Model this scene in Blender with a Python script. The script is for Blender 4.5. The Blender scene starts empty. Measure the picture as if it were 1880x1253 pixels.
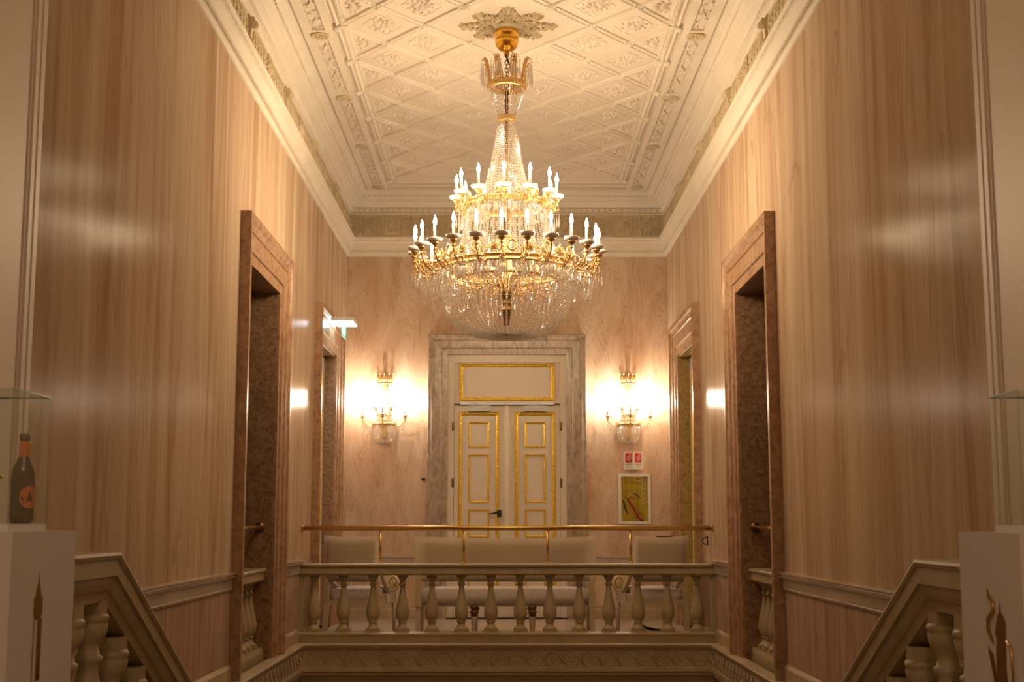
import bpy, math, random
from mathutils import Vector, Matrix
random.seed(7)
PI = math.pi
sc = bpy.context.scene
COL = sc.collection
R = math.radians

# ------------------------------------------------------------------ camera
cam_d = bpy.data.cameras.new('camera')
cam = bpy.data.objects.new('camera', cam_d); COL.objects.link(cam)
sc.camera = cam
cam_d.sensor_fit = 'HORIZONTAL'; cam_d.sensor_width = 36.0
cam_d.lens = 36.0 * 2450.0 / 1880.0
cam_d.clip_start = 0.05
cam.location = (-0.018, 0.0, 1.10)
cam.rotation_euler = (R(90) + math.atan((960 - 626.5) / 2450.0), 0, -math.atan(12 / 2450.0))
cam_d.dof.use_dof = True
cam_d.dof.focus_distance = 11.5
cam_d.dof.aperture_fstop = 9.0

# ------------------------------------------------------------------ world, light, exposure
world = bpy.data.worlds.new('world'); sc.world = world; world.use_nodes = True
world.node_tree.nodes['Background'].inputs[0].default_value = (0.9, 0.75, 0.6, 1)
world.node_tree.nodes['Background'].inputs[1].default_value = 0.03
sc.view_settings.view_transform = 'Standard'
sc.view_settings.look = 'None'
sc.view_settings.gamma = 1.0
sc.view_settings.use_curve_mapping = False
sc.view_settings.exposure = 1.02
BULB = 170.0          # flame bulbs of the chandelier
SCONCE = 400.0        # flame bulbs of the wall lights
WARM = (1.0, 0.75, 0.47)
fill_d = bpy.data.lights.new('landing_fill', 'POINT'); fill_d.energy = 38; fill_d.color = (1.0, 0.80, 0.58); fill_d.shadow_soft_size = 0.18
lamp = bpy.data.objects.new('landing_fill', fill_d); COL.objects.link(lamp); lamp.location = (0, -0.6, 4.3)  # added fill light behind the camera, brightens the plinth fronts
cy = sc.cycles
cy.max_bounces = 6; cy.diffuse_bounces = 3; cy.glossy_bounces = 3
cy.transmission_bounces = 4; cy.transparent_max_bounces = 64
cy.caustics_reflective = False; cy.caustics_refractive = False
cy.sample_clamp_indirect = 4.0
cy.sample_clamp_direct = 0.0
cy.use_denoising = True
cy.use_light_tree = True

# ------------------------------------------------------------------ materials
def newmat(name):
    m = bpy.data.materials.new(name); m.use_nodes = True
    return m, m.node_tree, m.node_tree.nodes['Principled BSDF']
def setc(inp, c):
    inp.default_value = (c[0], c[1], c[2], 1)
def plain(name, c, rough=0.6, metal=0.0, spec=0.5, coat=0.0):
    m, nt, b = newmat(name)
    setc(b.inputs['Base Color'], c); b.inputs['Roughness'].default_value = rough
    b.inputs['Metallic'].default_value = metal; b.inputs['Specular IOR Level'].default_value = spec
    b.inputs['Coat Weight'].default_value = coat
    return m
def noisy(name, cols, scale=(1, 1, 1), nscale=4.0, detail=6, rough=0.6, bump=0.0, dist=0.0, spec=0.5, metal=0.0, bscale=None, pos=None, coat=0.0):
    m, nt, b = newmat(name)
    N, L = nt.nodes, nt.links
    tc = N.new('ShaderNodeTexCoord'); mp = N.new('ShaderNodeMapping')
    mp.inputs['Scale'].default_value = scale
    g = N.new('ShaderNodeNewGeometry')
    L.new(g.outputs['Position'], mp.inputs['Vector'])
    n = N.new('ShaderNodeTexNoise'); n.inputs['Scale'].default_value = nscale
    n.inputs['Detail'].default_value = detail; n.inputs['Distortion'].default_value = dist
    L.new(mp.outputs[0], n.inputs['Vector'])
    cr = N.new('ShaderNodeValToRGB'); el = cr.color_ramp.elements
    ps = pos or [0.3 + 0.4 * i / (len(cols) - 1) for i in range(len(cols))]
    el[0].position = ps[0]; el[0].color = (*cols[0], 1)
    el[1].position = ps[-1]; el[1].color = (*cols[-1], 1)
    for p, c in zip(ps[1:-1], cols[1:-1]):
        e = el.new(p); e.color = (*c, 1)
    L.new(n.outputs['Fac'], cr.inputs[0]); L.new(cr.outputs[0], b.inputs['Base Color'])
    b.inputs['Roughness'].default_value = rough; b.inputs['Specular IOR Level'].default_value = spec
    b.inputs['Metallic'].default_value = metal; b.inputs['Coat Weight'].default_value = coat
    if bump:
        bp = N.new('ShaderNodeBump'); bp.inputs['Strength'].default_value = bump
        bp.inputs['Distance'].default_value = 0.01
        if bscale:
            n2 = N.new('ShaderNodeTexNoise'); n2.inputs['Scale'].default_value = bscale
            n2.inputs['Detail'].default_value = 4
            L.new(mp.outputs[0], n2.inputs['Vector']); L.new(n2.outputs['Fac'], bp.inputs['Height'])
        else:
            L.new(n.outputs['Fac'], bp.inputs['Height'])
        L.new(bp.outputs[0], b.inputs['Normal'])
    return m

def plaster(name, base, streak, light, sc1, sc2, dist, rough=0.20):
    """polished plaster imitating marble: broad cloudy tone, vertical streaks and thin veins"""
    m, nt, b = newmat(name); N, L = nt.nodes, nt.links
    g = N.new('ShaderNodeNewGeometry')
    def nz(scale, ns, det, di):
        mp = N.new('ShaderNodeMapping'); mp.inputs['Scale'].default_value = scale
        L.new(g.outputs['Position'], mp.inputs['Vector'])
        n = N.new('ShaderNodeTexNoise'); n.inputs['Scale'].default_value = ns
        n.inputs['Detail'].default_value = det; n.inputs['Distortion'].default_value = di
        n.inputs['Roughness'].default_value = 0.55
        L.new(mp.outputs[0], n.inputs['Vector']); return n.outputs['Fac']
    a = nz(sc1, 1.0, 5, dist)
    c = nz(sc2, 1.0, 4, dist * 1.5)
    d = nz((0.5, 0.5, 0.4), 1.0, 3, 0.3)
    def ramp(f, p0, p1, c0, c1):
        r = N.new('ShaderNodeValToRGB'); e = r.color_ramp.elements
        e[0].position = p0; e[1].position = p1; e[0].color = (*c0, 1); e[1].color = (*c1, 1)
        L.new(f, r.inputs[0]); return r.outputs[0]
    col = ramp(a, 0.34, 0.66, streak, light)
    mx = N.new('ShaderNodeMix'); mx.data_type = 'RGBA'; mx.blend_type = 'MIX'
    L.new(ramp(d, 0.35, 0.7, (0, 0, 0), (1, 1, 1)), mx.inputs[0])
    mx.inputs[0].default_value = 0.5
    L.new(col, mx.inputs[6]); setc(mx.inputs[7], base)
    m3 = N.new('ShaderNodeMix'); m3.data_type = 'RGBA'; m3.blend_type = 'MIX'; m3.inputs[0].default_value = 0.55
    L.new(col, m3.inputs[6]); L.new(mx.outputs[2], m3.inputs[7])
    # thin veins
    v = ramp(c, 0.485, 0.5, (0, 0, 0), (1, 1, 1)); v2 = ramp(c, 0.5, 0.53, (1, 1, 1), (0, 0, 0))
    mu = N.new('ShaderNodeMath'); mu.operation = 'MULTIPLY'; L.new(v, mu.inputs[0]); L.new(v2, mu.inputs[1])
    mu2 = N.new('ShaderNodeMath'); mu2.operation = 'MULTIPLY'; mu2.inputs[1].default_value = 0.35; L.new(mu.outputs[0], mu2.inputs[0])
    m4 = N.new('ShaderNodeMix'); m4.data_type = 'RGBA'; m4.blend_type = 'MULTIPLY'
    L.new(mu2.outputs[0], m4.inputs[0]); L.new(m3.outputs[2], m4.inputs[6]); setc(m4.inputs[7], (0.55, 0.36, 0.24))
    L.new(m4.outputs[2], b.inputs['Base Color'])
    b.inputs['Roughness'].default_value = rough; b.inputs['Specular IOR Level'].default_value = 0.0035
    bp = N.new('ShaderNodeBump'); bp.inputs['Strength'].default_value = 0.25; bp.inputs['Distance'].default_value = 0.006
    L.new(a, bp.inputs['Height']); L.new(bp.outputs[0], b.inputs['Normal'])
    return m

M = {}
M['wall_side'] = plaster('streaked_plaster', (0.58, 0.43, 0.305), (0.45, 0.29, 0.175), (0.71, 0.57, 0.43), (3.6, 3.6, 0.22), (2.4, 2.4, 0.22), 0.9)
M['wall_end'] = plaster('veined_plaster', (0.70, 0.51, 0.37), (0.58, 0.38, 0.25), (0.78, 0.62, 0.48), (2.2, 2.2, 0.7), (3.0, 3.0, 1.0), 1.6)
M['wall_low'] = plaster('wainscot_plaster', (0.50, 0.35, 0.26), (0.40, 0.26, 0.17), (0.58, 0.43, 0.34), (9, 9, 0.6), (6, 6, 1.2), 0.8)
M['stucco'] = noisy('cream_stucco', [(0.82, 0.75, 0.64), (0.88, 0.81, 0.70)], nscale=3.0, rough=0.75, bump=0.15, bscale=60)
M['stucco_old'] = noisy('aged_stucco', [(0.60, 0.49, 0.31), (0.74, 0.63, 0.44)], nscale=9.0, rough=0.8, bump=0.2, bscale=70)
M['coffer'] = noisy('pink_cream_stucco', [(0.80, 0.71, 0.61), (0.87, 0.78, 0.67)], nscale=2.5, rough=0.75, bump=0.1, bscale=50)
M['pinkmarble'] = noisy('salmon_marble', [(0.31, 0.165, 0.085), (0.43, 0.25, 0.145), (0.52, 0.33, 0.205)], nscale=14, detail=8, dist=0.8, rough=0.25, spec=0.5)
M['jambmarble'] = noisy('mottled_brown_marble', [(0.19, 0.10, 0.05), (0.33, 0.19, 0.10), (0.44, 0.28, 0.17)], nscale=30, detail=6, dist=0.7, rough=0.3)
M['olivemarble'] = noisy('golden_brown_marble', [(0.24, 0.14, 0.03), (0.38, 0.25, 0.07), (0.46, 0.32, 0.11)], nscale=30, detail=6, dist=0.6, rough=0.3)
M['greymarble'] = noisy('grey_marble', [(0.28, 0.205, 0.14), (0.43, 0.335, 0.25), (0.52, 0.42, 0.32)], scale=(1, 1, 0.5), nscale=9, detail=9, dist=2.2, rough=0.28)
M['stone'] = noisy('beige_stone', [(0.40, 0.31, 0.17), (0.48, 0.385, 0.22)], nscale=7, rough=0.45, bump=0.08, bscale=40)
M['ledge'] = noisy('carved_limestone', [(0.46, 0.35, 0.21), (0.56, 0.44, 0.28)], nscale=5, rough=0.5, bump=0.1, bscale=50)
M['railmould'] = noisy('painted_chair_rail', [(0.52, 0.42, 0.33), (0.60, 0.50, 0.40)], nscale=3, rough=0.2, coat=0.4)
M['paint'] = plain('cream_door_paint', (0.82, 0.72, 0.58), 0.42)
M['paint_warm'] = plain('warm_panel_paint', (0.78, 0.66, 0.54), 0.5)
M['whitepaint'] = plain('white_paint', (0.80, 0.77, 0.72), 0.45)
M['gilt'] = noisy('gilding', [(0.80, 0.50, 0.04), (1.0, 0.74, 0.12)], nscale=30, rough=0.32, metal=0.85, bump=0.3, bscale=80)
M['brass'] = plain('polished_brass', (0.70, 0.48, 0.15), 0.24, 1.0)
M['canopy'] = plain('bright_brass', (0.90, 0.52, 0.08), 0.12, 1.0)
M['ormolu'] = plain('gilt_bronze', (0.74, 0.49, 0.20), 0.34, 0.9)
M['bronze'] = plain('dark_bronze', (0.20, 0.11, 0.04), 0.4, 0.8)
M['darkwood'] = plain('dark_turned_wood', (0.10, 0.06, 0.03), 0.35)
M['frame_wood'] = plain('cream_lacquered_wood', (0.58, 0.45, 0.30), 0.4)
M['fabric'] = noisy('cream_fabric', [(0.56, 0.46, 0.33), (0.62, 0.52, 0.39)], nscale=60, rough=0.9, bump=0.1, spec=0.2)
M['seatfabric'] = noisy('pale_seat_fabric', [(0.62, 0.54, 0.47), (0.70, 0.62, 0.55)], nscale=60, rough=0.85, bump=0.1, spec=0.2)
M['steel'] = plain('silver_grey_metal_paint', (0.42, 0.40, 0.38), 0.35, 0.2)
M['black'] = plain('black_plastic', (0.012, 0.011, 0.010), 0.35)
M['wax'] = plain('candle_sleeve', (0.85, 0.74, 0.55), 0.5)
M['sleeve_shaded'] = plain('shaded_candle_sleeve', (0.30, 0.24, 0.17), 0.5)  # candle sleeve with shade in its colour: unlit silhouette against the glowing wall
M['opal'] = plain('opal_glass', (0.90, 0.85, 0.82), 0.15)
M['red'] = plain('signal_red', (0.62, 0.02, 0.015), 0.4)
M['hosered'] = plain('red_hose', (0.50, 0.03, 0.02), 0.45)
M['white'] = plain('sign_white', (0.85, 0.84, 0.80), 0.4)
M['yellow'] = noisy('yellow_cabinet_lining', [(0.50, 0.32, 0.01), (0.72, 0.50, 0.03)], nscale=9, rough=0.4)
M['ink'] = plain('printed_black', (0.03, 0.03, 0.03), 0.5)
M['card'] = noisy('white_card', [(0.64, 0.56, 0.50), (0.68, 0.60, 0.54)], nscale=200, rough=0.7)
M['goldfoil'] = plain('gold_foil', (0.42, 0.24, 0.05), 0.22, 1.0)
M['terrazzo'] = noisy('terrazzo', [(0.30, 0.22, 0.16), (0.50, 0.40, 0.32), (0.62, 0.52, 0.44)], nscale=55, detail=3, rough=0.25)
M['stair'] = noisy('stair_stone', [(0.40, 0.26, 0.14), (0.50, 0.34, 0.20)], nscale=10, rough=0.4)
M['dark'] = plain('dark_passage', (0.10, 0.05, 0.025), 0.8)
M['bottle'] = plain('brown_bottle_glass', (0.035, 0.018, 0.008), 0.08, coat=0.5)
M['orange'] = noisy('orange_label', [(0.70, 0.16, 0.03), (0.80, 0.24, 0.06)], nscale=30, rough=0.5)
M['greyfoil'] = plain('grey_foil', (0.12, 0.11, 0.10), 0.4, 0.5)

def crystal():
    m, nt, b = newmat('cut_crystal'); N, L = nt.nodes, nt.links
    setc(b.inputs['Base Color'], (0.93, 0.88, 0.82)); b.inputs['Roughness'].default_value = 0.06
    b.inputs['Specular IOR Level'].default_value = 1.0
    t = N.new('ShaderNodeBsdfTransparent'); setc(t.inputs[0], (0.97, 0.94, 0.90))
    gl = N.new('ShaderNodeBsdfGlossy'); gl.inputs['Roughness'].default_value = 0.10; setc(gl.inputs[0], (1, 0.97, 0.93))
    tl = N.new('ShaderNodeBsdfTranslucent'); setc(tl.inputs[0], (0.95, 0.90, 0.84))
    m1 = N.new('ShaderNodeMixShader'); m1.inputs[0].default_value = 0.62
    L.new(gl.outputs[0], m1.inputs[1]); L.new(tl.outputs[0], m1.inputs[2])
    lw = N.new('ShaderNodeLayerWeight'); lw.inputs['Blend'].default_value = 0.55
    ma = N.new('ShaderNodeMath'); ma.operation = 'MULTIPLY_ADD'; ma.inputs[1].default_value = 0.40; ma.inputs[2].default_value = 0.60
    L.new(lw.outputs['Facing'], ma.inputs[0])
    m2 = N.new('ShaderNodeMixShader'); L.new(ma.outputs[0], m2.inputs[0])
    L.new(t.outputs[0], m2.inputs[1]); L.new(m1.outputs[0], m2.inputs[2])
    L.new(m2.outputs[0], N['Material Output'].inputs[0])
    return m
M['crystal'] = crystal()
def glass(name, tint, rough=0.0, refl=0.12):
    m, nt, b = newmat(name); N, L = nt.nodes, nt.links
    t = N.new('ShaderNodeBsdfTransparent'); setc(t.inputs[0], tint)
    gl = N.new('ShaderNodeBsdfGlossy'); gl.inputs['Roughness'].default_value = rough
    fr = N.new('ShaderNodeFresnel'); fr.inputs[0].default_value = 1.5
    ms = N.new('ShaderNodeMath'); ms.operation = 'MULTIPLY'; ms.inputs[1].default_value = 0.2; L.new(fr.outputs[0], ms.inputs[0])
    m2 = N.new('ShaderNodeMixShader'); L.new(ms.outputs[0], m2.inputs[0])
    L.new(t.outputs[0], m2.inputs[1]); L.new(gl.outputs[0], m2.inputs[2])
    L.new(m2.outputs[0], N['Material Output'].inputs[0])
    return m
M['glass'] = glass('clear_glass', (0.96, 0.98, 0.96))
M['glassedge'] = plain('green_glass_edge', (0.16, 0.24, 0.17), 0.2)
def emit(name, c, s, base=(0.8, 0.7, 0.5)):
    m, nt, b = newmat(name)
    setc(b.inputs['Base Color'], base); setc(b.inputs['Emission Color'], c)
    b.inputs['Emission Strength'].default_value = s
    return m
M['bulb'] = emit('lit_flame_bulb', WARM, BULB)
M['bulb_s'] = emit('lit_wall_light_bulb', (1.0, 0.83, 0.62), SCONCE)
M['exitlamp'] = emit('emergency_lamp_diffuser', (0.72, 0.86, 1.0), 9.0)
M['exitgreen'] = emit('exit_green', (0.03, 0.55, 0.22), 0.25, (0.01, 0.20, 0.07))
M['exitwhite'] = emit('exit_white', (0.75, 0.95, 0.9), 0.3)

# ------------------------------------------------------------------ mesh building
class MB:
    def __init__(s): s.v = []; s.f = []; s.sm = []
    def add(s, vs, fs, smooth=False):
        o = len(s.v); s.v += [tuple(v) for v in vs]
        s.f += [tuple(i + o for i in f) for f in fs]; s.sm += [smooth] * len(fs)
        return s
    def box(s, x0, x1, y0, y1, z0, z1):
        x0, x1 = min(x0, x1), max(x0, x1); y0, y1 = min(y0, y1), max(y0, y1); z0, z1 = min(z0, z1), max(z0, z1)
        return s.add([(x0, y0, z0), (x1, y0, z0), (x1, y1, z0), (x0, y1, z0), (x0, y0, z1), (x1, y0, z1), (x1, y1, z1), (x0, y1, z1)],
                     [(0, 3, 2, 1), (4, 5, 6, 7), (0, 1, 5, 4), (1, 2, 6, 5), (2, 3, 7, 6), (3, 0, 4, 7)])
    def lathe(s, prof, n=16, c=(0, 0, 0), smooth=True, a0=0.0, a1=2 * PI, axis='z'):
        full = abs(a1 - a0 - 2 * PI) < 1e-6
        m = n if full else n + 1
        vs = []
        for r, z in prof:
            for k in range(m):
                a = a0 + (a1 - a0) * k / n
                p = (r * math.cos(a), r * math.sin(a), z)
                if axis == 'y': p = (p[0], z, p[1])
                if axis == 'x': p = (z, p[0], p[1])
                vs.append((p[0] + c[0], p[1] + c[1], p[2] + c[2]))
        fs = []
        for i in range(len(prof) - 1):
            for k in range(n):
                k2 = (k + 1) % m
                fs.append((i * m + k, i * m + k2, (i + 1) * m + k2, (i + 1) * m + k))
        if full and not (abs(prof[0][0] - prof[-1][0]) < 1e-6 and abs(prof[0][1] - prof[-1][1]) < 1e-6):
            if prof[0][0] > 1e-5: fs.append(tuple(range(m))[::-1])
            if prof[-1][0] > 1e-5: fs.append(tuple((len(prof) - 1) * m + k for k in range(m)))
        return s.add(vs, fs, smooth)
    def tube(s, pts, r, n=6, closed=False, smooth=True):
        pts = [Vector(p) for p in pts]; m = len(pts)
        rs = r if isinstance(r, (list, tuple)) else [r] * m
        vs = []; prev = None
        for i, p in enumerate(pts):
            a = pts[(i - 1) % m] if (closed or i > 0) else p
            b = pts[(i + 1) % m] if (closed or i < m - 1) else p
            t = (b - a)
            t = t.normalized() if t.length > 1e-9 else Vector((0, 0, 1))
            if prev is None:
                u = t.cross(Vector((0, 0, 1)))
                if u.length < 1e-3: u = t.cross(Vector((0, 1, 0)))
            else:
                u = prev - t * prev.dot(t)
                if u.length < 1e-4: u = t.cross(Vector((0, 0, 1)))
            u.normalize(); prev = u; w = t.cross(u)
            for k in range(n):
                q = p + (u * math.cos(2 * PI * k / n) + w * math.sin(2 * PI * k / n)) * rs[i]
                vs.append(q)
        fs = []
        for i in range(m if closed else m - 1):
            for k in range(n):
                j = (i + 1) % m
                fs.append((i * n + k, i * n + (k + 1) % n, j * n + (k + 1) % n, j * n + k))
        if not closed:
            fs.append(tuple(range(n))[::-1]); fs.append(tuple((m - 1) * n + k for k in range(n)))
        return s.add(vs, fs, smooth)
    def extrude(s, poly, f, flip=False, smooth=False):
        """poly: 2D points; f(u,v,t) -> 3D with t 0/1: a closed prism"""
        n = len(poly)
        vs = [f(u, v, 0) for u, v in poly] + [f(u, v, 1) for u, v in poly]
        fs = [tuple(range(n))[::-1], tuple(range(n, 2 * n))]
        fs += [(i, (i + 1) % n, n + (i + 1) % n, n + i) for i in range(n)]
        if flip: fs = [x[::-1] for x in fs]
        return s.add(vs, fs, smooth)
    def bead(s, p, r, h=None, n=6, ax=None):
        """small faceted double cone; ax = direction"""
        h = h or r; p = Vector(p)
        ax = Vector(ax).normalized() if ax is not None else Vector((0, 0, 1))
        u = ax.cross(Vector((0.3, 1, 0.2))).normalized(); w = ax.cross(u)
        vs = [p + ax * h] + [p + (u * math.cos(2 * PI * k / n) + w * math.sin(2 * PI * k / n)) * r for k in range(n)] + [p - ax * h]
        fs = [(0, 1 + k, 1 + (k + 1) % n) for k in range(n)] + [(n + 1, 1 + (k + 1) % n, 1 + k) for k in range(n)]
        return s.add(vs, fs)
    def drop(s, p, r, h):
        """pendant: point up, widest low"""
        x, y, z = p; n = 5
        vs = [(x, y, z)] + [(x + r * math.cos(2 * PI * k / n), y + r * math.sin(2 * PI * k / n), z - h * 0.7) for k in range(n)] + [(x, y, z - h)]
        fs = [(0, 1 + k, 1 + (k + 1) % n) for k in range(n)] + [(n + 1, 1 + (k + 1) % n, 1 + k) for k in range(n)]
        return s.add(vs, fs)
    def bump(s, p, ex, ey, ez, n=8):
        """low dome: ellipse ex,ey in its plane, height ez (vectors)"""
        p = Vector(p); ex = Vector(ex); ey = Vector(ey); ez = Vector(ez)
        vs = [p + ez]
        for q, h in ((0.6, 0.75), (1.0, 0.0)):
            for k in range(n):
                a = 2 * PI * k / n
                vs.append(p + ex * (q * math.cos(a)) + ey * (q * math.sin(a)) + ez * h)
        fs = [(0, 1 + k, 1 + (k + 1) % n) for k in range(n)]
        fs += [(1 + k, 1 + n + k, 1 + n + (k + 1) % n, 1 + (k + 1) % n) for k in range(n)]
        return s.add(vs, fs, True)
    def mesh(s, name, mat=None):
        me = bpy.data.meshes.new(name); me.from_pydata(s.v, [], s.f)
        me.polygons.foreach_set('use_smooth', s.sm)
        if mat: me.materials.append(M[mat])
        me.update(); return me
    def obj(s, name, mat, parent=None, loc=(0, 0, 0), rot=(0, 0, 0)):
        return place(name, s.mesh(name, mat), parent, loc, rot)
def place(name, me, parent=None, loc=(0, 0, 0), rot=(0, 0, 0), scale=None):
    o = bpy.data.objects.new(name, me); COL.objects.link(o)
    o.location = loc; o.rotation_euler = rot
    if scale: o.scale = scale
    if parent: o.parent = parent
    return o
def empty(name, loc=(0, 0, 0), rot=(0, 0, 0), parent=None):
    o = place(name, None, parent, loc, rot); o.empty_display_size = 0.1; return o
def tag(o, label, cat, group=None):
    o['label'] = label; o['category'] = cat
    if group: o['group'] = group
    return o
def struct(o, label=None, cat=None):
    o['kind'] = 'structure'
    if label: o['label'] = label
    if cat: o['category'] = cat
    return o
def stuff(o): o['kind'] = 'stuff'; return o
def text(name, body, size, mat, parent, loc, rot, extrude=0.0006, align='CENTER'):
    c = bpy.data.curves.new(name, 'FONT'); c.body = body; c.size = size; c.extrude = extrude
    c.align_x = align; c.materials.append(M[mat])
    tmp = bpy.data.objects.new(name, c); COL.objects.link(tmp)
    bpy.context.view_layer.update()
    me = bpy.data.meshes.new_from_object(tmp.evaluated_get(bpy.context.evaluated_depsgraph_get()))
    bpy.data.objects.remove(tmp); me.materials.clear(); me.materials.append(M[mat])
    return place(name, me, parent, loc, rot)

# ------------------------------------------------------------------ dimensions
XW = 1.90; YE = 15.65; YN = 5.25; YB = -1.6; ZC = 5.0
OP = [(9.63, 10.88), (13.42, 14.64)]     # clear openings in both side walls
ZO = 3.0                                 # top of the clear openings
ZL = -2.3                                # lower stair hall

# ------------------------------------------------------------------ walls
def wall_panels(sx, name):
    """a side wall built as blocks around its two openings"""
    x0, x1 = sx * XW, sx * (XW + 0.42)
    root = empty(name); struct(root, None)
    up = MB(); ys = [YN, OP[0][0] - .014, OP[0][1] + .014, OP[1][0] - .014, OP[1][1] + .014, YE + 0.3]
    for a, b in ((0, 1), (2, 3), (4, 5)): up.box(x0, x1, ys[a], ys[b], 0.66, ZC)
    for a, b in ((1, 2), (3, 4)): up.box(x0, x1, ys[a], ys[b], ZO + .03, ZC)
    struct(up.obj('upper_plaster', 'wall_side', root))
    lo = MB()
    for a, b in ((0, 1), (2, 3), (4, 5)): lo.box(x0, x1, ys[a], ys[b], 0.0, 0.66)
    lo.box(x0, x1, YN, YE + 0.3, ZL, 0.0)
    struct(lo.obj('lower_plaster', 'wall_low', root))
    nb = MB(); nb.box(x0, x1, YB, YN, 0.1, ZC)
    struct(nb.obj('landing_plaster', 'paint_warm', root))
    return root
wl = wall_panels(-1, 'wall_left'); wr = wall_panels(1, 'wall_right')
be = MB()
be.box(-XW - .42, -0.70, YE, YE + 0.3, 0, ZC); be.box(0.70, XW + .42, YE, YE + 0.3, 0, ZC); be.box(-0.70, 0.70, YE, YE + 0.3, 3.07, ZC)
struct(be.obj('wall_back', 'wall_end'))
struct(MB().box(-XW - .42, XW + .42, YB - 0.2, YB, 0, ZC).obj('wall_front', 'wall_side'))

# floors
fl = MB(); fl.box(-XW, XW, 12.22, YE + 0.2, -0.05, 0.0)
for s in (-1, 1):
    fl.box(s * XW, s * (XW + 1.6), OP[0][0] - .3, OP[0][1] + .3, -0.05, 0.0)
    fl.box(s * XW, s * (XW + 0.40), OP[1][0], OP[1][1], -0.05, 0.0)
struct(fl.obj('floor', 'terrazzo'))
struct(MB().box(-XW, XW, YB, 4.95, 0.05, 0.10).obj('landing_floor', 'terrazzo'))
struct(MB().box(-XW, XW, 8.0, 12.3, ZL - 0.1, ZL).obj('hall_floor', 'terrazzo'))
# passages behind the openings
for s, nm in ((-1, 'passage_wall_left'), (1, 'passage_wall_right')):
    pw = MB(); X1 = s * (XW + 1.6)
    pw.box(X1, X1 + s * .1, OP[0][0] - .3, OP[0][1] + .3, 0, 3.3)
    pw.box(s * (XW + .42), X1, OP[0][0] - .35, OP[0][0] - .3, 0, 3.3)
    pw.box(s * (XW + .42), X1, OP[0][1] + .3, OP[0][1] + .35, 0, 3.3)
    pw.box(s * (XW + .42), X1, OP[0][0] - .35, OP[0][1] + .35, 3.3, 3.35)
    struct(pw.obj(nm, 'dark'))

# stairs going down between the side balustrades
st = empty('staircase', (0, 4.95, 0)); struct(st)
ns = 15; rise = (0.10 - ZL) / ns
stp = MB().box(-1.25, 1.25, 0, 0.32, -rise, 0).box(-1.27, 1.27, -0.02, 0.30, -0.03, 0.0).mesh('step', 'stair')
for k in range(ns - 1):
    place('step', stp, st, (0, k * 2 * rise * 0.97, 0.10 - (k + 1) * rise + rise * 0 ))
wl2 = MB().box(-XW, XW, -0.02, 0.0, ZL, 0.10)
wl2.obj('riser_wall', 'stair', st)

# horizontal sweep of a moulding profile. prof: (projection p, z)
def sweep_side(prof, s, y0, y1, name, mat, parent=None, miter0=False, miter1=True, base=XW):
    mb = MB(); n = len(prof); vs = []
    for p, z in prof: vs.append((s * (base - p), y0 + (p if miter0 else 0), z))
    for p, z in prof: vs.append((s * (base - p), y1 - (p if miter1 else 0), z))
    fs = [(i, i + 1, n + i + 1, n + i) for i in range(n - 1)]
    fs.append((n - 1, 0, n, 2 * n - 1)); fs.append(tuple(range(n))); fs.append(tuple(range(2 * n - 1, n - 1, -1)))
    mb.add(vs, fs); return mb.obj(name, mat, parent)
def sweep_end(prof, x0, x1, y, name, mat, parent=None, sy=1, miter=True):
    mb = MB(); n = len(prof)
    vs = [(x0 + (p if miter else 0), y - sy * p, z) for p, z in prof] + [(x1 - (p if miter else 0), y - sy * p, z) for p, z in prof]
    fs = [(i, i + 1, n + i + 1, n + i) for i in range(n - 1)]
    fs.append((n - 1, 0, n, 2 * n - 1)); fs.append(tuple(range(n))); fs.append(tuple(range(2 * n - 1, n - 1, -1)))
    mb.add(vs, fs); return mb.obj(name, mat, parent)

# ------------------------------------------------------------------ ceiling
ceil = empty('ceiling', (0, 10.25, ZC)); struct(ceil)
def cz(o): o.parent = ceil; o.matrix_parent_inverse = Matrix.Translation((0, -10.25, -ZC)); return o
cb = MB(); cb.box(-XW - .42, XW + .42, YB - .2, YE + .3, ZC + 0.03, ZC + 0.15)
cz(struct(cb.obj('ceiling_slab', 'coffer')))
FX = 1.385; FY0, FY1 = 5.40, 15.0
# flat bands around the diamond field, with long sunk ornament panels between oval bosses
bm_ = MB()
def ring_band(p0, p1, z0, z1):
    """rectangular ring between insets p0 < p1 from the walls"""
    a, b = XW - p0, XW - p1
    bm_.box(-a, -b, YN + p0, YE - p0, z0, z1); bm_.box(b, a, YN + p0, YE - p0, z0, z1)
    bm_.box(-b, b, YE - p1, YE - p0, z0, z1); bm_.box(-b, b, YN + p0, YN + p1, z0, z1)
# side flat band only on the long sides; end band narrower
for s in (-1, 1):
    bm_.box(s * 1.640, s * 1.565, YN + .2, YE - .2, 4.985, 5.04)
    bm_.box(s * 1.455, s * 1.395, YN + .2, YE - .2, 4.985, 5.04)
    bm_.box(s * 1.563, s * 1.457, YN + .3, YE - .25, 5.014, 5.038)
bm_.box(-1.637, 1.637, YE - .33, YE - .22, 4.981, 5.037); bm_.box(-1.637, 1.637, YN + .02, YN + .33, 4.981, 5.037)
bm_.box(-1.40, 1.40, YE - .50, YE - .43, 4.992, 5.04)
cz(bm_.obj('flat_band', 'stucco'))
OV = [5.55, 7.15, 8.73, 10.31, 11.90, 13.50, 15.20]
oval = MB(); oval.lathe([(0.072, 0.0), (0.074, -0.012), (0.058, -0.014), (0.052, -0.004)], 20)
for k in range(8):
    a = k * PI / 4; oval.bump((0.03 * math.cos(a), 0.03 * math.sin(a), -0.004), (0.016 * math.cos(a), 0.016 * math.sin(a), 0), (-0.009 * math.sin(a), 0.009 * math.cos(a), 0), (0, 0, -0.014), 6)
oval.bump((0, 0, -0.004), (0.014, 0, 0), (0, 0.014, 0), (0, 0, -0.02), 8)
ovm = oval.mesh('oval_boss', 'stucco_old')
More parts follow.
